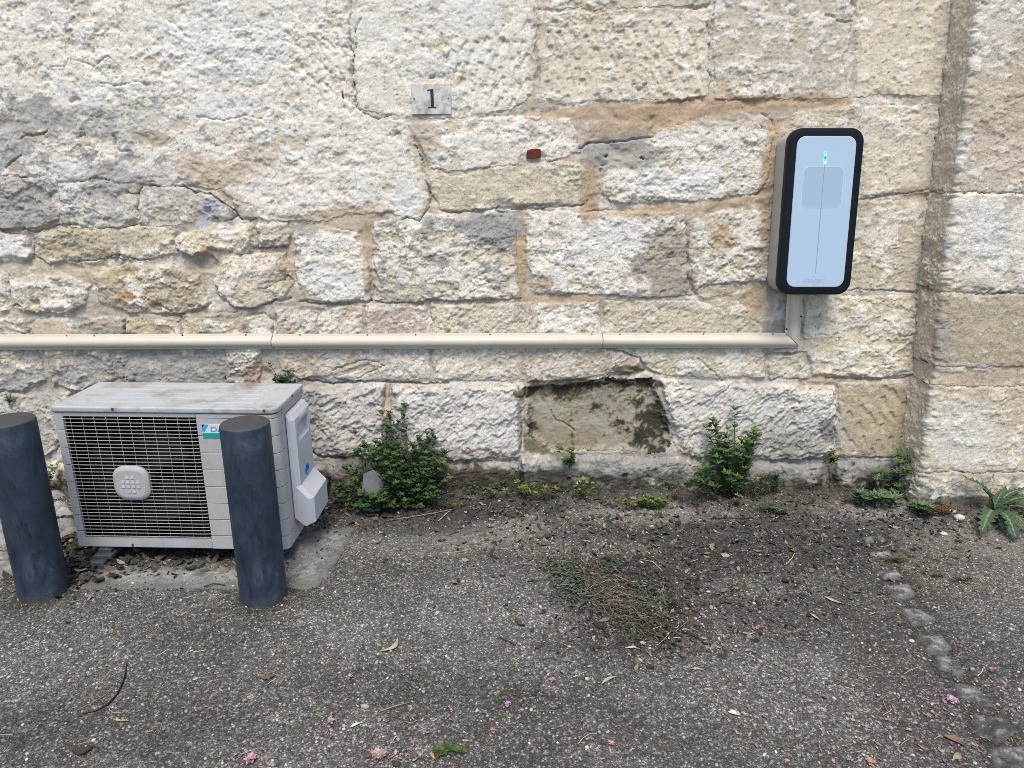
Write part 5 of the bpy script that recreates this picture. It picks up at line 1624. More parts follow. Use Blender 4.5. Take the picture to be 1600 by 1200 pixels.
loft(m, [(rrect(w_ - .020, h_ - .020, R0 - .008, 10), .052), (rrect(w_ - .004, h_ - .004, R0, 10), .044), (rrect(w_, h_, R0, 10), .038), (rrect(w_, h_, R0, 10), .006), (rrect(w_ - .006, h_ - .006, R0 - .003, 10), .001),
         (rrect(w_ - .012, h_ - .012, R0 - .006, 10), .0), (rrect(w_ - 2 * bw, h_ - 2 * bw, R0 - bw * .62, 10), .0), (rrect(w_ - 2 * bw, h_ - 2 * bw, R0 - bw * .62, 10), .006)], cap1=True)
chpart('bezel', m, M_BEZ)
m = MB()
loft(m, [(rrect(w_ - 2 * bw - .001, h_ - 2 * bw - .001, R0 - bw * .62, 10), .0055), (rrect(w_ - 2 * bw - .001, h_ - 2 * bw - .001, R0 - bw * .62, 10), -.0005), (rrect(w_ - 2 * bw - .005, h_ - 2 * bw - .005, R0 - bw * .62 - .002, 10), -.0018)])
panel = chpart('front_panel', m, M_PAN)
x0, z1 = loc(1254, 261); x1, z0 = loc(1317, 325)
px_, pz_ = (loc(1254, 293)[0] + loc(1316, 293)[0]) / 2, (z0 + z1) / 2
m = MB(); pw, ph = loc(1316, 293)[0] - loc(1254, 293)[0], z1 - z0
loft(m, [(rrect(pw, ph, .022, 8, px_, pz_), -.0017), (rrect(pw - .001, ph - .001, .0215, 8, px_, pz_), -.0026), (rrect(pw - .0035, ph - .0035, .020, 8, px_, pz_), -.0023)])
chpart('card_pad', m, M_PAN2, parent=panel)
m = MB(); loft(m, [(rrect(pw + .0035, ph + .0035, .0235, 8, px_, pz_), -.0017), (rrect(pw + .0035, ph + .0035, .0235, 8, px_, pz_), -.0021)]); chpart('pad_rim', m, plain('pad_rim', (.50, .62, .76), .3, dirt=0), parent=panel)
xs1, zs1 = loc(1288.3, 258); xs0, zs0 = loc(1274, 426)
xm = (xs0 + xs1) / 2
m = MB(); m.box(xm - .0011, xm + .0011, -.0030, -.0015, zs0, zs1); m.build('centre_groove', M_GROOVE, panel, world=False)
m = MB(); m.box(xm + .0011, xm + .0021, -.0029, -.0016, zs0 - .002, zs1); m.build('groove_lip', M_PAN, panel, world=False)
_, zl = loc(1288, 236)
m = MB(); loft(m, [(rrect(.010, zl - zs1, .005, 5, xm, (zl + zs1) / 2), -.0017), (rrect(.010, zl - zs1, .005, 5, xm, (zl + zs1) / 2), -.0026)]); m.build('status_light', M_LED, panel, world=False)
for t in (.20, .72):
    m = MB(); zc_ = zs1 + (zl - zs1) * t; loft(m, [(rrect(.006, .009, .0029, 4, xm, zc_), -.0026), (rrect(.006, .009, .0029, 4, xm, zc_), -.0031)]); m.build('light_dot', M_LEDB, panel, world=False)
m = MB(); m.box(xm - .004, xm + .004, -.0031, -.0026, zs1 + .024, zs1 + .030); m.build('light_gap', M_INK, panel, world=False)
tx0, tz0 = loc(1254, 441.5); tx1, _ = loc(1288, 441.5)
me = text_mesh(':hager', .033, .0004)
wid = max(v.co.x for v in me.vertices) - min(v.co.x for v in me.vertices)
s_ = (tx1 - tx0) / wid
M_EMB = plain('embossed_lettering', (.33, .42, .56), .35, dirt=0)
M_EMB2 = plain('embossed_lettering_highlight', (.50, .61, .78), .35, dirt=0)  # paler colour paints the lit edge of the raised letters
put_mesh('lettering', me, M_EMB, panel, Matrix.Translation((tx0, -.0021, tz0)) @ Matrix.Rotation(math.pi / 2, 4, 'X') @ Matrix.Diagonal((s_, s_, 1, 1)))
put_mesh('lettering', me.copy(), M_EMB2, panel, Matrix.Translation((tx0 + .0012, -.0018, tz0 - .0012)) @ Matrix.Rotation(math.pi / 2, 4, 'X') @ Matrix.Diagonal((s_, s_, 1, 1)))  # shifted pale copy serves as a painted highlight

# ------------------------------------------------------------------ house number
M_PLATE = plain('stained_plate', (.56, .545, .51), .6, dirt=.85, dirt_scale=17, dirt_col=(.25, .245, .235), thr=(.46, .62))
nc = Vector(on_wall(674, 155, .013))
num = empty('house_number_plate', tuple(nc), (-rx, math.radians(-.6), 0))
tag(num, 'small weathered grey house number plate with a black 1', 'house number')
wn_, hn_ = (Vector(on_wall(705, 155, .013)) - Vector(on_wall(643, 155, .013))).length, (Vector(on_wall(674, 131, .013)) - Vector(on_wall(674, 178, .013))).length
m = MB(); m.box(-wn_ / 2, wn_ / 2, -.003, .02, -hn_ / 2, hn_ / 2)
pl = m.build('plate', M_PLATE, num, world=False, bevel=.0015)
m = MB()
D1 = [(-.018, .037), (.002, .040), (.010, .041), (.010, -.0345), (.020, -.036), (.020, -.040), (-.018, -.040), (-.018, -.036), (-.004, -.0345), (-.004, .034), (-.018, .0335)]
D1 = [(x * .92 + .001 - z * .02, z * .9 + .002) for x, z in D1]
nn = len(D1)
m.add([(x, -.0046, z) for x, z in D1] + [(x, -.0028, z) for x, z in D1], [tuple(range(nn))] + [(i, i + nn, (i + 1) % nn + nn, (i + 1) % nn) for i in range(nn)])
m.build('numeral', M_INK, pl, world=False)
for x in (-wn_ * .43, wn_ * .43):
    m = MB(); m.tube([(x, -.0028, .002), (x, -.0040, .002)], .0034, 10); m.build('screw', plain('plate_screw', (.09, .09, .09), .5), pl, world=False)
# iron peg in the wall
p = on_wall(535, 148, .012)
m = MB(); m.tube([p + np.array((0, 0, .014)), p + np.array((.002, -.006, 0)), p + np.array((.004, -.002, -.014))], [.003, .004, .003], 6, (.16, .06, .025))
tag(m.build('iron_peg', M_DRY), 'short rusty iron peg stuck in the wall left of the number plate', 'peg')

# ------------------------------------------------------------------ plants
def leaf(mb, p, d, up, L, W_, col, droop=.25, fold=.25):
    p, d = Vector(p), Vector(d).normalized()
    s = d.cross(Vector(up))
    if s.length < 1e-3: s = d.cross(Vector((1, 0, .2)))
    s.normalize(); n = s.cross(d).normalized()
    def at(t): return p + d * (L * t) - n * (droop * L * t * t)
    w1, w2 = W_ * .5, W_ * .40
    a, b = at(.36), at(.70)
    V = [p, a - s * w1 + n * fold * w1, a, a + s * w1 + n * fold * w1, b - s * w2 + n * fold * w2, b, b + s * w2 + n * fold * w2, at(1)]
    c0 = np.array(col)
    cs = [c0 * 1.15, c0 * .95, c0 * 1.12, c0 * .95, c0 * .95, c0 * 1.1, c0 * .95, c0]
    mb.add(V, [(0, 2, 1), (0, 3, 2), (1, 2, 5, 4), (2, 3, 6, 5), (4, 5, 7), (5, 6, 7)], cs)


def greens(rnd, base, spread=.42):
    if spread > .3 and rnd.random() < .035: return (.16 * rnd.uniform(.6, 1.2), .125 * rnd.uniform(.6, 1.2), .07)
    k_ = rnd.uniform(1 - spread, 1 + spread)
    y = rnd.uniform(-.12, .2)
    return (base[0] * k_ * (1 + y), base[1] * k_, base[2] * k_ * (1 - y * .5))


DEEP, MIDG, YELG, GREYG, PALE = (.034, .072, .027), (.055, .12, .032), (.15, .20, .05), (.075, .115, .07), (.20, .25, .08)


def plant(label, cat, root, stems, seed, name='weed', leafL=.022, base=MIDG, per=9, ratio=.5, group=None, rosette=5, droop=.25, tip=None, name2='foliage', stemcol=(.09, .09, .04), srad=.0014):
    """stems: list of (base offset, end offset) from the root; leaves sit along and at the end of each"""
    rnd = random.Random(seed)
    root = Vector(root)
    o = empty(name, tuple(root)); tag(o, label, cat, group)
    lv, sm = MB(), MB()
    for (a, b) in stems:
        a, b = root + Vector(a), root + Vector(b)
        mid_ = (a + b) / 2 + Vector((rnd.uniform(-.01, .01), rnd.uniform(-.01, .01), (b - a).length * rnd.uniform(.02, .12)))
        pts_ = []
        for t in (0, .25, .5, .75, 1):
            pts_.append(a * (1 - t) ** 2 + mid_ * 2 * t * (1 - t) + b * t * t)
        sm.tube(pts_, [srad, srad, srad * .85, srad * .7, srad * .5], 4, tuple(np.array(stemcol) * rnd.uniform(.7, 1.3)), caps=False)
        dirn = (pts_[-1] - pts_[-2]).normalized()
        ang = rnd.uniform(0, 6.28)
        for i in range(per):
            t = .25 + .75 * (i + rnd.random()) / per
            q = a * (1 - t) ** 2 + mid_ * 2 * t * (1 - t) + b * t * t
            ang += 2.4 + rnd.uniform(-.4, .4)
            dd = Vector((math.cos(ang), math.sin(ang), rnd.uniform(.0, .7)))
            if dd.y > .3: dd.y *= .4                        # the wall is behind
            LL = leafL * rnd.uniform(.6, 1.15)
            leaf(lv, q, dd + dirn * .3, Vector((0, -.25, 1)), LL, LL * ratio * rnd.uniform(.8, 1.15), greens(rnd, base if rnd.random() > .12 or tip is None else tip), droop * rnd.uniform(.3, 1.6), rnd.uniform(.1, .5))
        for i in range(rosette):
            a_ = ang + i * 6.28 / max(rosette, 1)
            dd = Vector((math.cos(a_), math.sin(a_), 0.45)) + dirn * .6
            LL = leafL * rnd.uniform(.55, .95)
            leaf(lv, pts_[-1], dd, Vector((0, -.25, 1)), LL, LL * ratio, greens(rnd, tip or tuple(np.array(base) * 1.25), .25), droop * .6, .3)
    tag(sm.build('stems', M_LEAF, o), kind='stuff')
    tag(lv.build(name2, M_LEAF, o), kind='stuff')
    return o


def wpt(u, v, off=.05): return Vector(on_wall(u, v, off))


rnd = random.Random(21)
# the big clump right of the condenser
root = Vector(on_ground(622, 782)); root.y = min(root.y, D0 - .05)
OUT = [(622, 662, .05), (585, 690, .07), (660, 690, .06), (560, 700, .10), (690, 720, .10), (545, 745, .16), (535, 770, .19), (560, 775, .2), (660, 760, .18), (680, 775, .2), (600, 785, .21), (640, 788, .2), (610, 705, .12), (645, 715, .12), (585, 720, .15), (665, 735, .17), (620, 740, .2), (590, 737, .24), (608, 758, .24), (570, 782, .24), (585, 790, .25), (575, 792, .24), (596, 792, .24), (582, 786, .26)]
stems = []
for i in range(270):
    u, v, off = OUT[i % len(OUT)]
    eu, ev = u + rnd.gauss(0, 12), min(v + rnd.gauss(0, 11), 792)
    if abs(eu - 584) < 22 and -22 < ev - 752 < 12: continue
    if rnd.random() < .35 and eu < 580: continue
    e = wpt(eu, ev, off + rnd.uniform(-.03, .03))
    e.z = max(e.z, .02)
    b0 = root + Vector((rnd.gauss(0, .06), rnd.uniform(-.06, .02), 0))
    b0.z = .01
    if v > 735: b0 = b0.lerp(Vector((e.x, e.y + .03, .01)), .5)
    stems.append((b0 - root, e - root))
plant('large bushy green weed with pointed leaves growing from the wall foot beside the condenser', 'weed', root, stems, 5, leafL=.024, base=DEEP, per=12, ratio=.55, tip=(.06, .125, .035))
# long side shoots of the clump
plant('thin trailing shoot with small leaves reaching right from the big weed', 'weed', wpt(660, 712, .06), [((0, 0, 0), tuple(wpt(690, 722, .12) - wpt(660, 712, .06))), ((0, 0, 0), tuple(wpt(702, 745, .13) - wpt(660, 712, .06))), ((0, 0, 0), tuple(wpt(665, 708, .1) - wpt(660, 712, .06)))], 6, leafL=.026, base=(.075, .13, .035), per=6, tip=YELG)
# tuft behind the condenser on the wall
r0 = wpt(440, 603, .03)
plant('small dark green plant growing out of the wall behind the condenser lid', 'weed', r0, [((0, 0, 0), tuple(wpt(440 + rnd.gauss(0, 15), 592 + rnd.gauss(0, 7), rnd.uniform(.04, .10)) - r0)) for i in range(20)], 7, leafL=.020, base=DEEP, per=7)
r0 = wpt(14, 628, .02)
plant('tiny fern tuft in a wall joint above the left bollard', 'weed', r0, [((0, 0, 0), tuple(wpt(15 + rnd.gauss(0, 5), 622 + rnd.gauss(0, 4), rnd.uniform(.03, .06)) - r0)) for i in range(8)], 8, leafL=.012, base=MIDG, per=5)
r0 = wpt(76, 765, .03)
plant('small weed half hidden behind the left bollard at the wall foot', 'weed', r0, [((0, 0, 0), tuple(wpt(76 + rnd.gauss(0, 7), 742 + rnd.gauss(0, 9), rnd.uniform(.05, .1)) - r0)) for i in range(9)], 9, leafL=.018, base=MIDG, per=6)
# yellowish seedlings along the foot
def ground_weed(u, v, label, seed, n, su, sv, hgt_, **kw):
    r_ = gpt(u, v); rr_ = random.Random(seed); st_ = []
    for i in range(n):
        b0 = Vector((rr_.gauss(0, su * .6), rr_.gauss(0, sv * .5), 0))
        st_.append((b0, b0 + Vector((rr_.gauss(0, su * .5), rr_.gauss(0, sv * .4) - .01, hgt_ * rr_.uniform(.5, 1.1)))))
    return plant(label, 'weed', r_, st_, seed, **kw)
ground_weed(825, 776, 'yellowish green seedling clump at the wall foot below the left end of the stained stone', 31, 14, .05, .02, .075, leafL=.026, base=(.11, .16, .045), per=4, ratio=.28, tip=PALE)
ground_weed(768, 776, 'small pale sprig at the wall foot between the big weed and the yellowish seedlings', 36, 7, .025, .015, .05, leafL=.018, base=(.10, .14, .05), per=4, ratio=.3)
ground_weed(855, 780, 'thin dull green seedling just right of the yellowish clump', 37, 7, .03, .015, .06, leafL=.018, base=(.09, .12, .045), per=4, ratio=.3)
ground_weed(1060, 780, 'pale thin grassy sprig right of the bright green mat', 38, 8, .03, .015, .05, leafL=.02, base=(.12, .14, .06), per=3, ratio=.2)
ground_weed(735, 772, 'faint small sprig by the dark damp wall foot right of the big weed', 32, 6, .03, .015, .04, leafL=.014, base=MIDG, per=4)
r0 = wpt(893, 732, .035)
plant('little green weed growing on the plinth ledge below the stained stone', 'weed', r0, [((0, 0, 0), tuple(wpt(888 + rnd.gauss(0, 8), 712 + rnd.gauss(0, 8), rnd.uniform(.05, .09)) - r0)) for i in range(8)], 33, leafL=.024, base=MIDG, per=5, tip=(.10, .19, .05))
ground_weed(912, 778, 'spindly pale sprig with round yellow leaves at the wall foot', 34, 9, .03, .02, .10, leafL=.016, base=YELG, per=4, ratio=.75, tip=PALE)
ground_weed(1012, 792, 'low bright green mat of weed on the ground below the stained stone', 35, 42, .065, .03, .045, leafL=.017, base=(.07, .13, .028), per=6, tip=YELG)
# tall weed on the right
r0 = Vector(on_ground(1148, 775)); r0.y = min(r0.y, D0 - .06)
stems = [((0, 0, 0), tuple(wpt(1147, 640, .07) - r0))] * 2
for (u, v, off, n) in [(1120, 672, .09, 10), (1135, 700, .12, 12), (1110, 710, .13, 8), (1170, 690, .1, 10), (1160, 720, .13, 10), (1100, 735, .16, 5), (1085, 750, .18, 5), (1140, 745, .16, 6), (1178, 678, .09, 6)]:
    for i in range(n):
        stems.append(((rnd.gauss(0, .02), rnd.gauss(0, .02), 0), tuple(wpt(u + rnd.gauss(0, 9), v + rnd.gauss(0, 9), off + rnd.uniform(-.03, .03)) - r0)))
plant('tall upright green weed with leafy spikes against the wall right of the stained stone', 'weed', r0, stems, 41, leafL=.032, base=(.045, .098, .03), per=9, ratio=.42, tip=(.085, .16, .045), stemcol=(.12, .08, .04))
ground_weed(1180, 775, 'grey green leggy weed right of the tall upright weed', 42, 22, .06, .03, .10, leafL=.020, base=GREYG, per=6, ratio=.3)
ground_weed(1205, 800, 'low grey green feathery tuft on the ground below the tall weed', 43, 26, .035, .025, .045, leafL=.018, base=(.085, .13, .085), per=7, ratio=.25)
ground_weed(1150, 790, 'wilted pale stems hanging under the tall weed', 44, 8, .015, .02, .05, leafL=.02, base=(.17, .17, .12), per=3, ratio=.3)
r0 = wpt(1298, 722, .03)
plant('slender yellow green weed in the joint left of the ochre block', 'weed', r0, [((0, 0, 0), tuple(wpt(1302 + rnd.gauss(0, 6), 712 + rnd.gauss(0, 14), rnd.uniform(.04, .08)) - r0)) for i in range(12)], 45, leafL=.018, base=(.085, .13, .04), per=5, tip=YELG)
ground_weed(1212, 772, 'small dark leaved sprig on the plinth right of the tall weed', 46, 7, .02, .01, .08, leafL=.022, base=DEEP, per=4)
# rosettes near the pillar
for i, (u, v, w, n, lab) in enumerate([(1345, 786, .04, 12, 'grey green star leaved weed leftmost of the cluster by the pillar'), (1378, 788, .045, 12, 'grey green star leaved weed at the middle of the cluster by the pillar'),
                                       (1436, 792, .03, 10, 'grey green star leaved weed on the ground right under the pillar corner')]):
    ground_weed(u, v, lab, 50 + i, n, w, .025, .05, leafL=.042, base=(.07, .125, .055), per=4, ratio=.30, rosette=8, tip=(.13, .20, .10))
for i, (u, v, n, lab) in enumerate([(1418, 716, 5, 'star leaved weed growing highest in the corner beside the pillar'), (1425, 764, 6, 'star leaved weed halfway up the corner beside the pillar'), (1405, 740, 4, 'small star leaved weed on the plinth edge left of the pillar'), (1377, 752, 4, 'star leaved sprig on the plinth left of the corner weeds')]):
    r0 = wpt(u, v, .04)
    plant(lab, 'weed', r0, [((0, 0, -.03), tuple(wpt(u + rnd.gauss(0, 7), v + rnd.gauss(0, 6), rnd.uniform(.06, .12)) - r0)) for j in range(n)], 56 + i, leafL=.046, base=(.075, .13, .06), per=3, ratio=.30, rosette=7, tip=(.12, .19, .09))
ground_weed(1470, 800, 'reddish brown low weed between the pillar and the thistle', 60, 16, .04, .02, .035, leafL=.014, base=(.13, .10, .045), per=5, tip=(.20, .07, .04))

# thin growth along the foot of the wall: too fine to count
rr = random.Random(77)
fm_ = MB()
for i in range(430):
    u = rr.choice((rr.uniform(690, 1100), rr.uniform(690, 960), rr.uniform(1190, 1450), rr.uniform(500, 560)))
    lim = (DP if on_ground(u, 780)[0] > EB else D0) - .012
    p = Vector(on_ground(u, rr.gauss(776, 9)))
    p.y = min(p.y, lim); p.z = gz(p.x, p.y)
    hgt_ = rr.uniform(.006, .05) * (1.5 if rr.random() < .15 else 1)
    top_ = p + Vector((rr.gauss(0, .015), -abs(rr.gauss(0, .012)), hgt_))
    bc_ = rr.choice((MIDG, YELG, (.11, .14, .05), (.16, .14, .07), GREYG))
    fm_.tube([p, (p + top_) / 2 + Vector((rr.gauss(0, .004), 0, .002)), top_], [.0008, .0007, .0004], 3, tuple(np.array(bc_) * .9), caps=False)
    for j in range(rr.choice((1, 2, 3, 4))):
        a = rr.uniform(0, 6.28); LL = rr.uniform(.006, .016)
        leaf(fm_, p.lerp(top_, rr.uniform(.4, 1)), (math.cos(a), math.sin(a), .4), (0, 0, 1), LL, LL * rr.uniform(.2, .6), greens(rr, bc_, .4), .2, .3)
tag(fm_.build('ground_cover', M_LEAF), 'thin scrappy seedlings and moss along the foot of the wall', 'ground cover', kind='stuff')

# thistle: every leaf a part
def thistle_leaf(parent, root, tip, W_, seed, base=(.085, .145, .075)):
    rr_ = random.Random(seed)
    root, tip = Vector(root), Vector(tip)
    d = tip - root; L = d.length; d.normalize()
    s = d.cross(Vector((0, 0, 1))).normalized(); n = s.cross(d)
    V, Q, C = [], [], []
    K = 19
    for i in range(K + 1):
        t = i / K
        env = (min(t / .35, 1) ** .7) * (1 - t) ** .55 * 1.25
        lob = 1.0 if i % 2 else .42
        w = W_ * env * lob * rr_.uniform(.85, 1.1) + .0012
        c = root + d * (L * t) + n * (L * .16 * math.sin(math.pi * min(t * 1.1, 1)) )
        fw = d * (L * .025 if i % 2 else -.0)
        wob = rr_.uniform(.1, .5)
        V += [c - s * w + fw + n * w * wob, c - s * w * .25 + n * .003, c, c + s * w * .25 + n * .003, c + s * w + fw + n * w * wob]
        g = np.array(greens(rr_, base, .15))
        C += [g * 1.15, g * .9, (.30, .34, .24), g * .9, g * 1.15]
        if i:
            for j in range(4): Q.append(((i - 1) * 5 + j, (i - 1) * 5 + j + 1, i * 5 + j + 1, i * 5 + j))
    m = MB(); m.add(V, Q, C)
    return m.build('leaf', M_LEAF, parent, smooth=False)


tr = gpt(1553, 800)
th = empty('thistle', tuple(tr)); tag(th, 'spiny thistle rosette with long toothed leaves at the foot of the pillar', 'thistle')
for i, (u, v, dz, W_) in enumerate([(1504, 742, .15, .022), (1535, 762, .11, .016), (1600, 762, .12, .020), (1625, 780, .08, .024), (1622, 800, .05, .022), (1612, 828, .03, .018), (1590, 842, .025, .026), (1533, 832, .03, .028), (1572, 760, .13, .014), (1570, 830, .02, .016)]):
    p = on_ground(u, v, dz) if v > 700 else wpt(u, v, .1)
    q = Vector(p)
    lim = DP - .03
    if q.y > lim: q = Vector(on_dist(u, v, lim))
    thistle_leaf(th, tr + Vector((0, 0, .015)), q, W_ * 1.75, 70 + i, (.10, .15, .05) if i == 5 else (.075, .14, .07))

# grass blades and weeds on the open ground
ground_weed(700, 1170, 'small green seedling alone on the paving near the bottom edge', 80, 6, .018, .018, .012, leafL=.022, base=(.06, .11, .035), per=3, ratio=.7)
ground_weed(1402, 878, 'grass tuft between two setts near the far end of the row', 81, 16, .03, .012, .018, leafL=.022, base=(.10, .11, .05), per=2, ratio=.15)
ground_weed(1500, 908, 'tiny grass tuft right of the row of setts', 82, 10, .02, .012, .018, leafL=.02, base=(.09, .10, .05), per=2, ratio=.15)
ground_weed(1465, 900, 'sparse dry grass tuft just right of the setts', 83, 8, .02, .012, .015, leafL=.018, base=(.11, .10, .055), per=2, ratio=.15)
# heap of pulled weeds
hr = gpt(960, 940)
heap = empty('weed_heap', tuple(hr)); tag(heap, 'flattened heap of brown and green pulled weeds drying on the paving', 'plant debris')
tw, lvs = MB(), MB()
rr = random.Random(90)
for i in range(560):
    u, v = rr.gauss(965, 46), 0
    v = 940 + (u - 965) * .55 + rr.gauss(0, 20)
    p = gpt(u, v); a = rr.gauss(-.5, .6); L = rr.uniform(.02, .08); bnd = rr.gauss(0, .8)
    z0 = rr.uniform(.002, .026) * math.exp(-((u - 965) / 60) ** 2) + .003
    pts_ = [p + Vector((math.cos(a + bnd * t) * L * t, math.sin(a + bnd * t) * L * t, z0 + .008 * math.sin(3 * t + i))) for t in (-.5, -.17, .17, .5)]
    c = [(.10, .08, .064), (.06, .05, .043), (.16, .14, .115), (.26, .235, .19)][rr.choice((0, 0, 0, 1, 1, 2, 2, 3))]
    tw.tube(pts_, rr.uniform(.0006, .0012), 3, c, caps=False)
for (cu_, cv_, su, sv, n_, base) in [(880, 900, 18, 12, 230, (.085, .13, .085)), (905, 925, 18, 16, 200, (.095, .125, .095)), (955, 888, 12, 6, 70, (.06, .12, .08)), (1000, 935, 28, 20, 280, (.085, .115, .075)), (1020, 985, 22, 10, 50, (.07, .10, .05)), (1010, 960, 26, 14, 90, (.05, .065, .045)), (960, 1000, 30, 10, 50, (.05, .06, .04)), (1045, 1005, 12, 10, 20, (.05, .09, .045))]:
    for i in range(n_):
        p = gpt(rr.gauss(cu_, su), rr.gauss(cv_, sv), rr.uniform(.004, .02)); a = rr.uniform(0, 6.28)
        LL = rr.uniform(.010, .024)
        leaf(lvs, p, (math.cos(a), math.sin(a), rr.uniform(-.1, .3)), (0, 0, 1), LL, LL * rr.uniform(.25, .6), greens(rr, base, .4), .3, .3)
tag(tw.build('dry_stems', M_DRY, heap), kind='stuff'); lvs.build('wilted_leaves', M_LEAF, heap)

# grey slate leaning in the big clump
M_SLATE = attr_material('slate', rough=.6, grain=.2, scale=60, bump=.3, dist=.002)
P4 = [(568, 801), (565, 771), (568, 741), (582, 735), (601, 750), (598, 776), (592, 801)]
base = [Vector(on_dist(u, v, 2.88 + (801 - v) * .0006)) for u, v in P4]
m = MB(); nb = len(base)
m.add([tuple(q) for q in base] + [tuple(q + Vector((.002, .010, 0))) for q in base], [tuple(range(nb)), tuple(range(2 * nb - 1, nb - 1, -1))] + [(i, i + nb, (i + 1) % nb + nb, (i + 1) % nb) for i in range(nb)], (.16, .172, .187))
zmin = min(q.z for q in base)
o = tag(m.build('slate_shard', M_SLATE), 'grey slate shard standing among the leaves of the big weed', 'slate')
o.location = (0, 0, 0)

# ------------------------------------------------------------------ single fallen things
def fallen_leaf(name, label, u, v, ang, L, W_, col, curl=.5, grp='dry leaves on the paving', cat='leaf'):
    p = gpt(u, v, .003)
    W_ *= .75; L *= .9
    col = tuple(np.array(col) * .6 + .25 * float(np.mean(col)))
    rr_ = random.Random(int(u * 7 + v)); tw_ = rr_.uniform(-1.2, 1.2); bn_ = rr_.uniform(-.25, .25)
    m = MB(); V, Q, C = [], [], []
    K = 8
    for i in range(K + 1):
        t = i / K; w = W_ * math.sin(math.pi * min(max(t, .04), .97)) ** .8
        x = (t - .5) * L
        zc = curl * L * .25 * (t - .5) ** 2 * 2
        yy = bn_ * L * math.sin(3.0 * t)
        ta = tw_ * (t - .3); c_, s_2 = math.cos(ta), abs(math.sin(ta))
        V += [(x, yy - w * c_, zc + curl * w * .7 + w * s_2), (x, yy, zc), (x, yy + w * c_, zc + curl * w * .5)]
        cc_ = np.array(col) * (1 + .2 * math.sin(5 * t)); C += [cc_ * .85, cc_ * 1.15, cc_]
        if i: Q += [((i - 1) * 3 + j, (i - 1) * 3 + j + 1, i * 3 + j + 1, i * 3 + j) for j in (0, 1)]
    m.add(V, Q, C)
    o = m.build(name, M_DRY, None, smooth=True)
    o.location = p; o.rotation_euler = (0, 0, ang)
    return tag(o, label, cat, grp)


for a_ in [('pale straw coloured curled leaf left of centre on the paving', 608, 1010, 1.0, .085, .012, (.42, .38, .23)), ('brown dry leaf on the paving below the right bollard', 418, 1058, .2, .05, .016, (.17, .10, .06)),
           ('long tan leaf left of the row of setts', 1303, 940, -.75, .075, .010, (.44, .34, .18)), ('tan narrow leaf below the long tan leaf left of the setts', 1273, 966, -1.2, .05, .008, (.40, .31, .18)),
           ('pale cream leaf beside a pink flower right of the weed heap', 1167, 990, -.05, .055, .009, (.50, .45, .32)), ('thin straw coloured leaf below the weed heap', 1090, 1049, -.3, .045, .007, (.42, .39, .26)),
           ('pale green long leaf lying below the weed heap', 955, 1066, .5, .075, .009, (.36, .36, .22)), ('ochre dry leaf tip at bottom centre beside the seedling', 681, 1180, 1.5, .04, .007, (.50, .34, .10)),
           ('whitish papery leaf below the weed heap', 990, 1017, -.25, .06, .009, (.48, .43, .35)), ('small peach leaf right below the weed heap', 998, 1033, -.9, .03, .008, (.52, .36, .22)),
           ('olive dry leaf curled on the dark litter right of centre', 1195, 896, .1, .06, .012, (.17, .15, .09)), ('greyish leaf half folded on the dark litter', 1185, 862, -.4, .05, .012, (.19, .17, .14)),
           ('pale narrow leaf in the weed heap', 923, 1000, 1.3, .06, .008, (.40, .33, .22)), ('dull green leaf lying on the weed heap', 945, 968, .6, .06, .014, (.17, .16, .10)),
           ('yellow sliver of leaf at bottom left', 190, 1128, -.1, .05, .006, (.36, .32, .16)), ('brown leaf on the soil left of the big weed', 578, 806, -.1, .05, .014, (.26, .18, .12)),
           ('orange dead leaf near the bottom right corner', 1490, 1160, -.8, .055, .016, (.24, .12, .07)), ('tan leaf bit at the bottom right', 1492, 1183, .8, .035, .012, (.34, .28, .16)),
           ('white paper like chip low right of centre', 1147, 1117, -.4, .036, .012, (.60, .60, .60)), ('white chip of bark at bottom left of centre', 557, 1135, .5, .04, .008, (.58, .56, .50)),
           ('dark crumpled leaf at bottom left', 130, 1172, .3, .06, .02, (.06, .045, .035)), ('brown crumpled leaf near the weed heap left side', 857, 842, .2, .06, .022, (.06, .045, .035)), ('pale bark strip near the foot of the pillar', 1343, 829, -.2, .03, .006, (.55, .52, .46))]:
    fallen_leaf('fallen_leaf', a_[0], *a_[1:])


def flower(label, u, v, col, rad=.011, n=9, seed=1, ghost=False):
    p = gpt(u, v, .004); rr_ = random.Random(seed)
    o = empty('fallen_flower', tuple(p)); tag(o, label, 'flower', 'pink fallen flowers')
    m = MB()
    for i in range(n):
        a = i * 2.4 + rr_.uniform(-.3, .3); r = rad * .8 * rr_.uniform(.6, 1.1)
        d = Vector((math.cos(a), math.sin(a), rr_.uniform(.2, .8)))
        leaf(m, p + Vector((0, 0, rr_.uniform(0, .006))), d, (0, 0, 1), r * 1.25, r * .95, tuple((np.array(col) * .72 + .30 * float(np.mean(col))) * rr_.uniform(.8, 1.2)), .2, .3)
    m.build('petal_cluster', M_LEAF, o)
    m = MB(); m.tube([p + Vector((0, 0, -.002)), p + Vector((.004, .003, .002)), p + Vector((.012, .006, 0))], .0008, 4, (.20, .14, .10)); m.build('stalk', M_DRY, o)


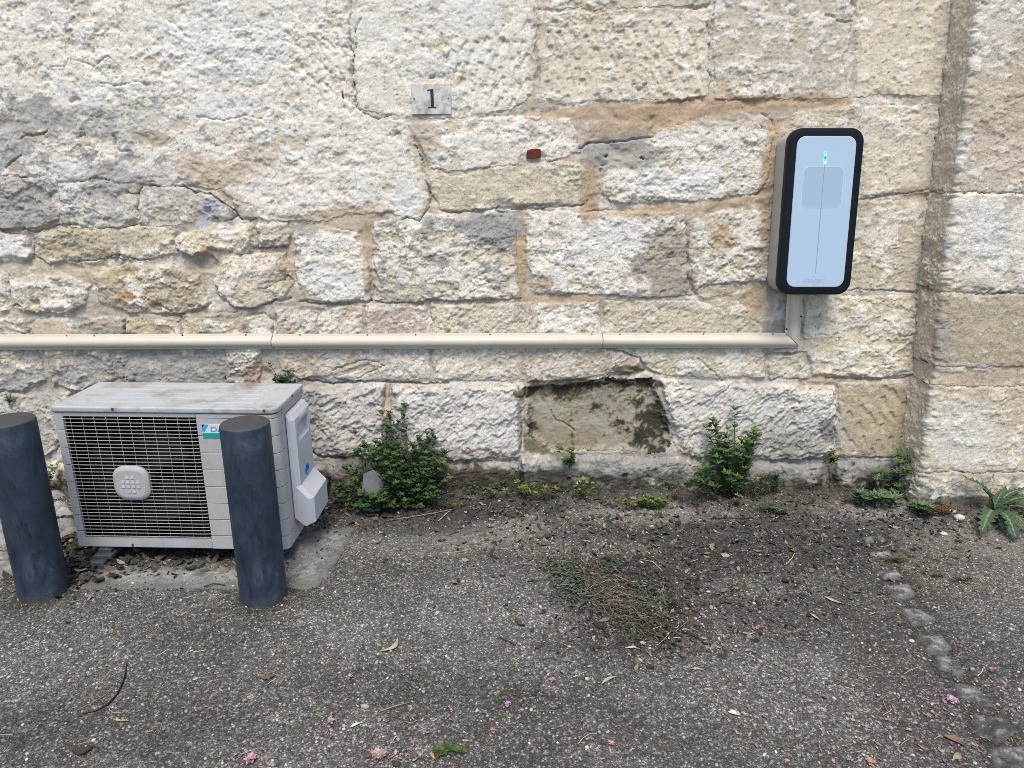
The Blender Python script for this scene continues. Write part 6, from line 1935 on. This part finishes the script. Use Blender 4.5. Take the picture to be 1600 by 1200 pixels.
MAG, PNK, FADE = (.55, .22, .45), (.52, .27, .34), (.46, .29, .28)
for i, (l_, u, v, c, r) in enumerate([('magenta flower lying right of centre below the weed heap', 863, 1065, MAG, .011), ('bright pink flower nearest the bottom edge left of the magenta one', 793, 1103, (.66, .30, .60), .012), ('magenta flower on the left of the weed heap', 912, 894, (.52, .12, .38), .009),
                                      ('purple pink flower at the right end of the weed heap', 1097, 964, MAG, .011), ('rose pink flower beside the cream leaf', 1183, 984, (.58, .18, .28), .011), ('faded pink blossom near the bottom left of centre', 547, 1061, FADE, .010), ('dusty pink blossom at the left of the bottom petal drift', 516, 1130, FADE, .013),
                                      ('brownish pink blossom heap on the bottom edge', 592, 1185, (.50, .33, .28), .022), ('pink blossom heap on the bottom edge left of the brownish one', 392, 1190, (.60, .30, .40), .017), ('faded blossom below the right bollard', 383, 1098, FADE, .008), ('reddish blossom on the right side', 1548, 1050, (.52, .20, .24), .013),
                                      ('pink petal cluster beside a sett', 1485, 1097, (.60, .30, .50), .017), ('pale pink blossom low right of centre', 1193, 1121, FADE, .010), ('dark pink blossom near the bottom right of centre', 1288, 1092, (.45, .15, .18), .009), ('pinkish blossom at the bottom centre', 770, 1145, (.48, .24, .26), .010),
                                      ('orange pink blossom on the bottom edge right of centre', 1360, 1195, (.50, .26, .18), .014), ('pale petals at the low end of the weed heap', 1004, 1008, (.56, .38, .58), .013), ('pink blossom below the right end of the weed heap', 1070, 988, FADE, .011), ('violet petal bit low right', 1420, 1144, (.58, .34, .56), .008),
                                      ('red orange blossom low right beside the violet bit', 1450, 1122, (.55, .22, .16), .010), ('pink blossom near the right bottom corner', 1520, 1168, (.58, .25, .28), .009), ('pink sprig of petals near the bottom right of centre', 955, 1165, (.60, .28, .40), .010)]):
    flower(l_, u, v, c, r, 9 if r < .015 else 22, 100 + i)

# black bent wire on the left
pp = [(129, 1117), (150, 1112), (168, 1103), (182, 1087), (192, 1068), (197, 1052), (198, 1038)]
m = MB(); m.tube([gpt(u, v, .004) for u, v in pp], [.0015, .0024, .0026, .0026, .0024, .002, .0012], 6, (.012, .012, .012))
tag(m.build('bent_wire', M_BLACK, smooth=True), 'black bent wire lying on the paving at bottom left', 'wire')


def stick(label, pts, r, col):
    m = MB(); m.tube([gpt(u, v, .005 + .002 * (i % 2)) for i, (u, v) in enumerate(pts)], r, 5, col)
    tag(m.build('stick', M_DRY, smooth=True), label, 'stick', 'dry sticks on the ground')


stick('long thin dry stick on the soil below the big weed', [(605, 814), (640, 810), (680, 804), (712, 797)], .002, (.26, .22, .17))
stick('forked pale stick right of the big weed', [(685, 815), (700, 803), (705, 797)], .002, (.40, .36, .28))
stick('pale stick lying left of the bottom seedling', [(593, 1114), (615, 1107), (641, 1099)], .0016, (.32, .28, .22))
stick('dark twig below the right half of the wall', [(780, 998), (792, 1004), (806, 1010)], .002, (.05, .04, .035))
stick('dark straight twig near the foot of the wall below the tall weed', [(1110, 812), (1140, 811), (1170, 812)], .002, (.04, .034, .03))
stick('pale bent twig above the weed heap', [(1000, 875), (1020, 880), (1035, 893)], .0018, (.35, .32, .27))
stick('pale short twig right of the weed heap', [(980, 909), (1010, 911)], .0022, (.38, .36, .32))
stick('purple grey twig at the right end of the weed heap', [(1055, 990), (1068, 978), (1080, 966)], .0016, (.22, .15, .17))
stick('dark curled twig under the front edge of the condenser', [(268, 898), (276, 900), (272, 905)], .0025, (.03, .028, .025))
stick('long dry stalk under the front of the condenser', [(205, 862), (235, 876), (258, 880)], .0016, (.25, .19, .13))
stick('small brown twig left of the right bollard foot', [(318, 917), (335, 914), (352, 916)], .002, (.07, .055, .04))
# pale pebbles one can pick out
for i, (u, v, r, l_) in enumerate([(1424, 1002, .008, 'round white pebble left of a sett'), (1165, 1120, .0, ''), (270, 893, .0, ''), (620, 1195, .010, 'flat dark pebble on the bottom edge'), (1474, 835, .014, 'pale flat stone near the foot of the pillar'), (1500, 808, .020, 'pale stone chip left of the thistle'), (1488, 800, .014, 'grey stone chip just left of the pale chip by the thistle'), (628, 963, .005, 'tiny white pebble left of centre'), (1449, 797, .012, 'cream stone chip below the pillar corner')]):
    if r <= 0: continue
    p = gpt(u, v, r * .25)
    m = MB(); rr_ = random.Random(i)
    m.add([tuple(np.array(q) * r * rr_.uniform(.85, 1.15) * np.array((1.3, 1, .6))) for q in ICO_V], [tuple(int(j) for j in f) for f in ICO_F], (.05, .05, .055) if 'dark' in l_ else (.50, .49, .46))
    o = m.build('pebble', M_DRY, None, smooth=True); o.location = p
    tag(o, l_, 'pebble', 'pebbles on the paving')
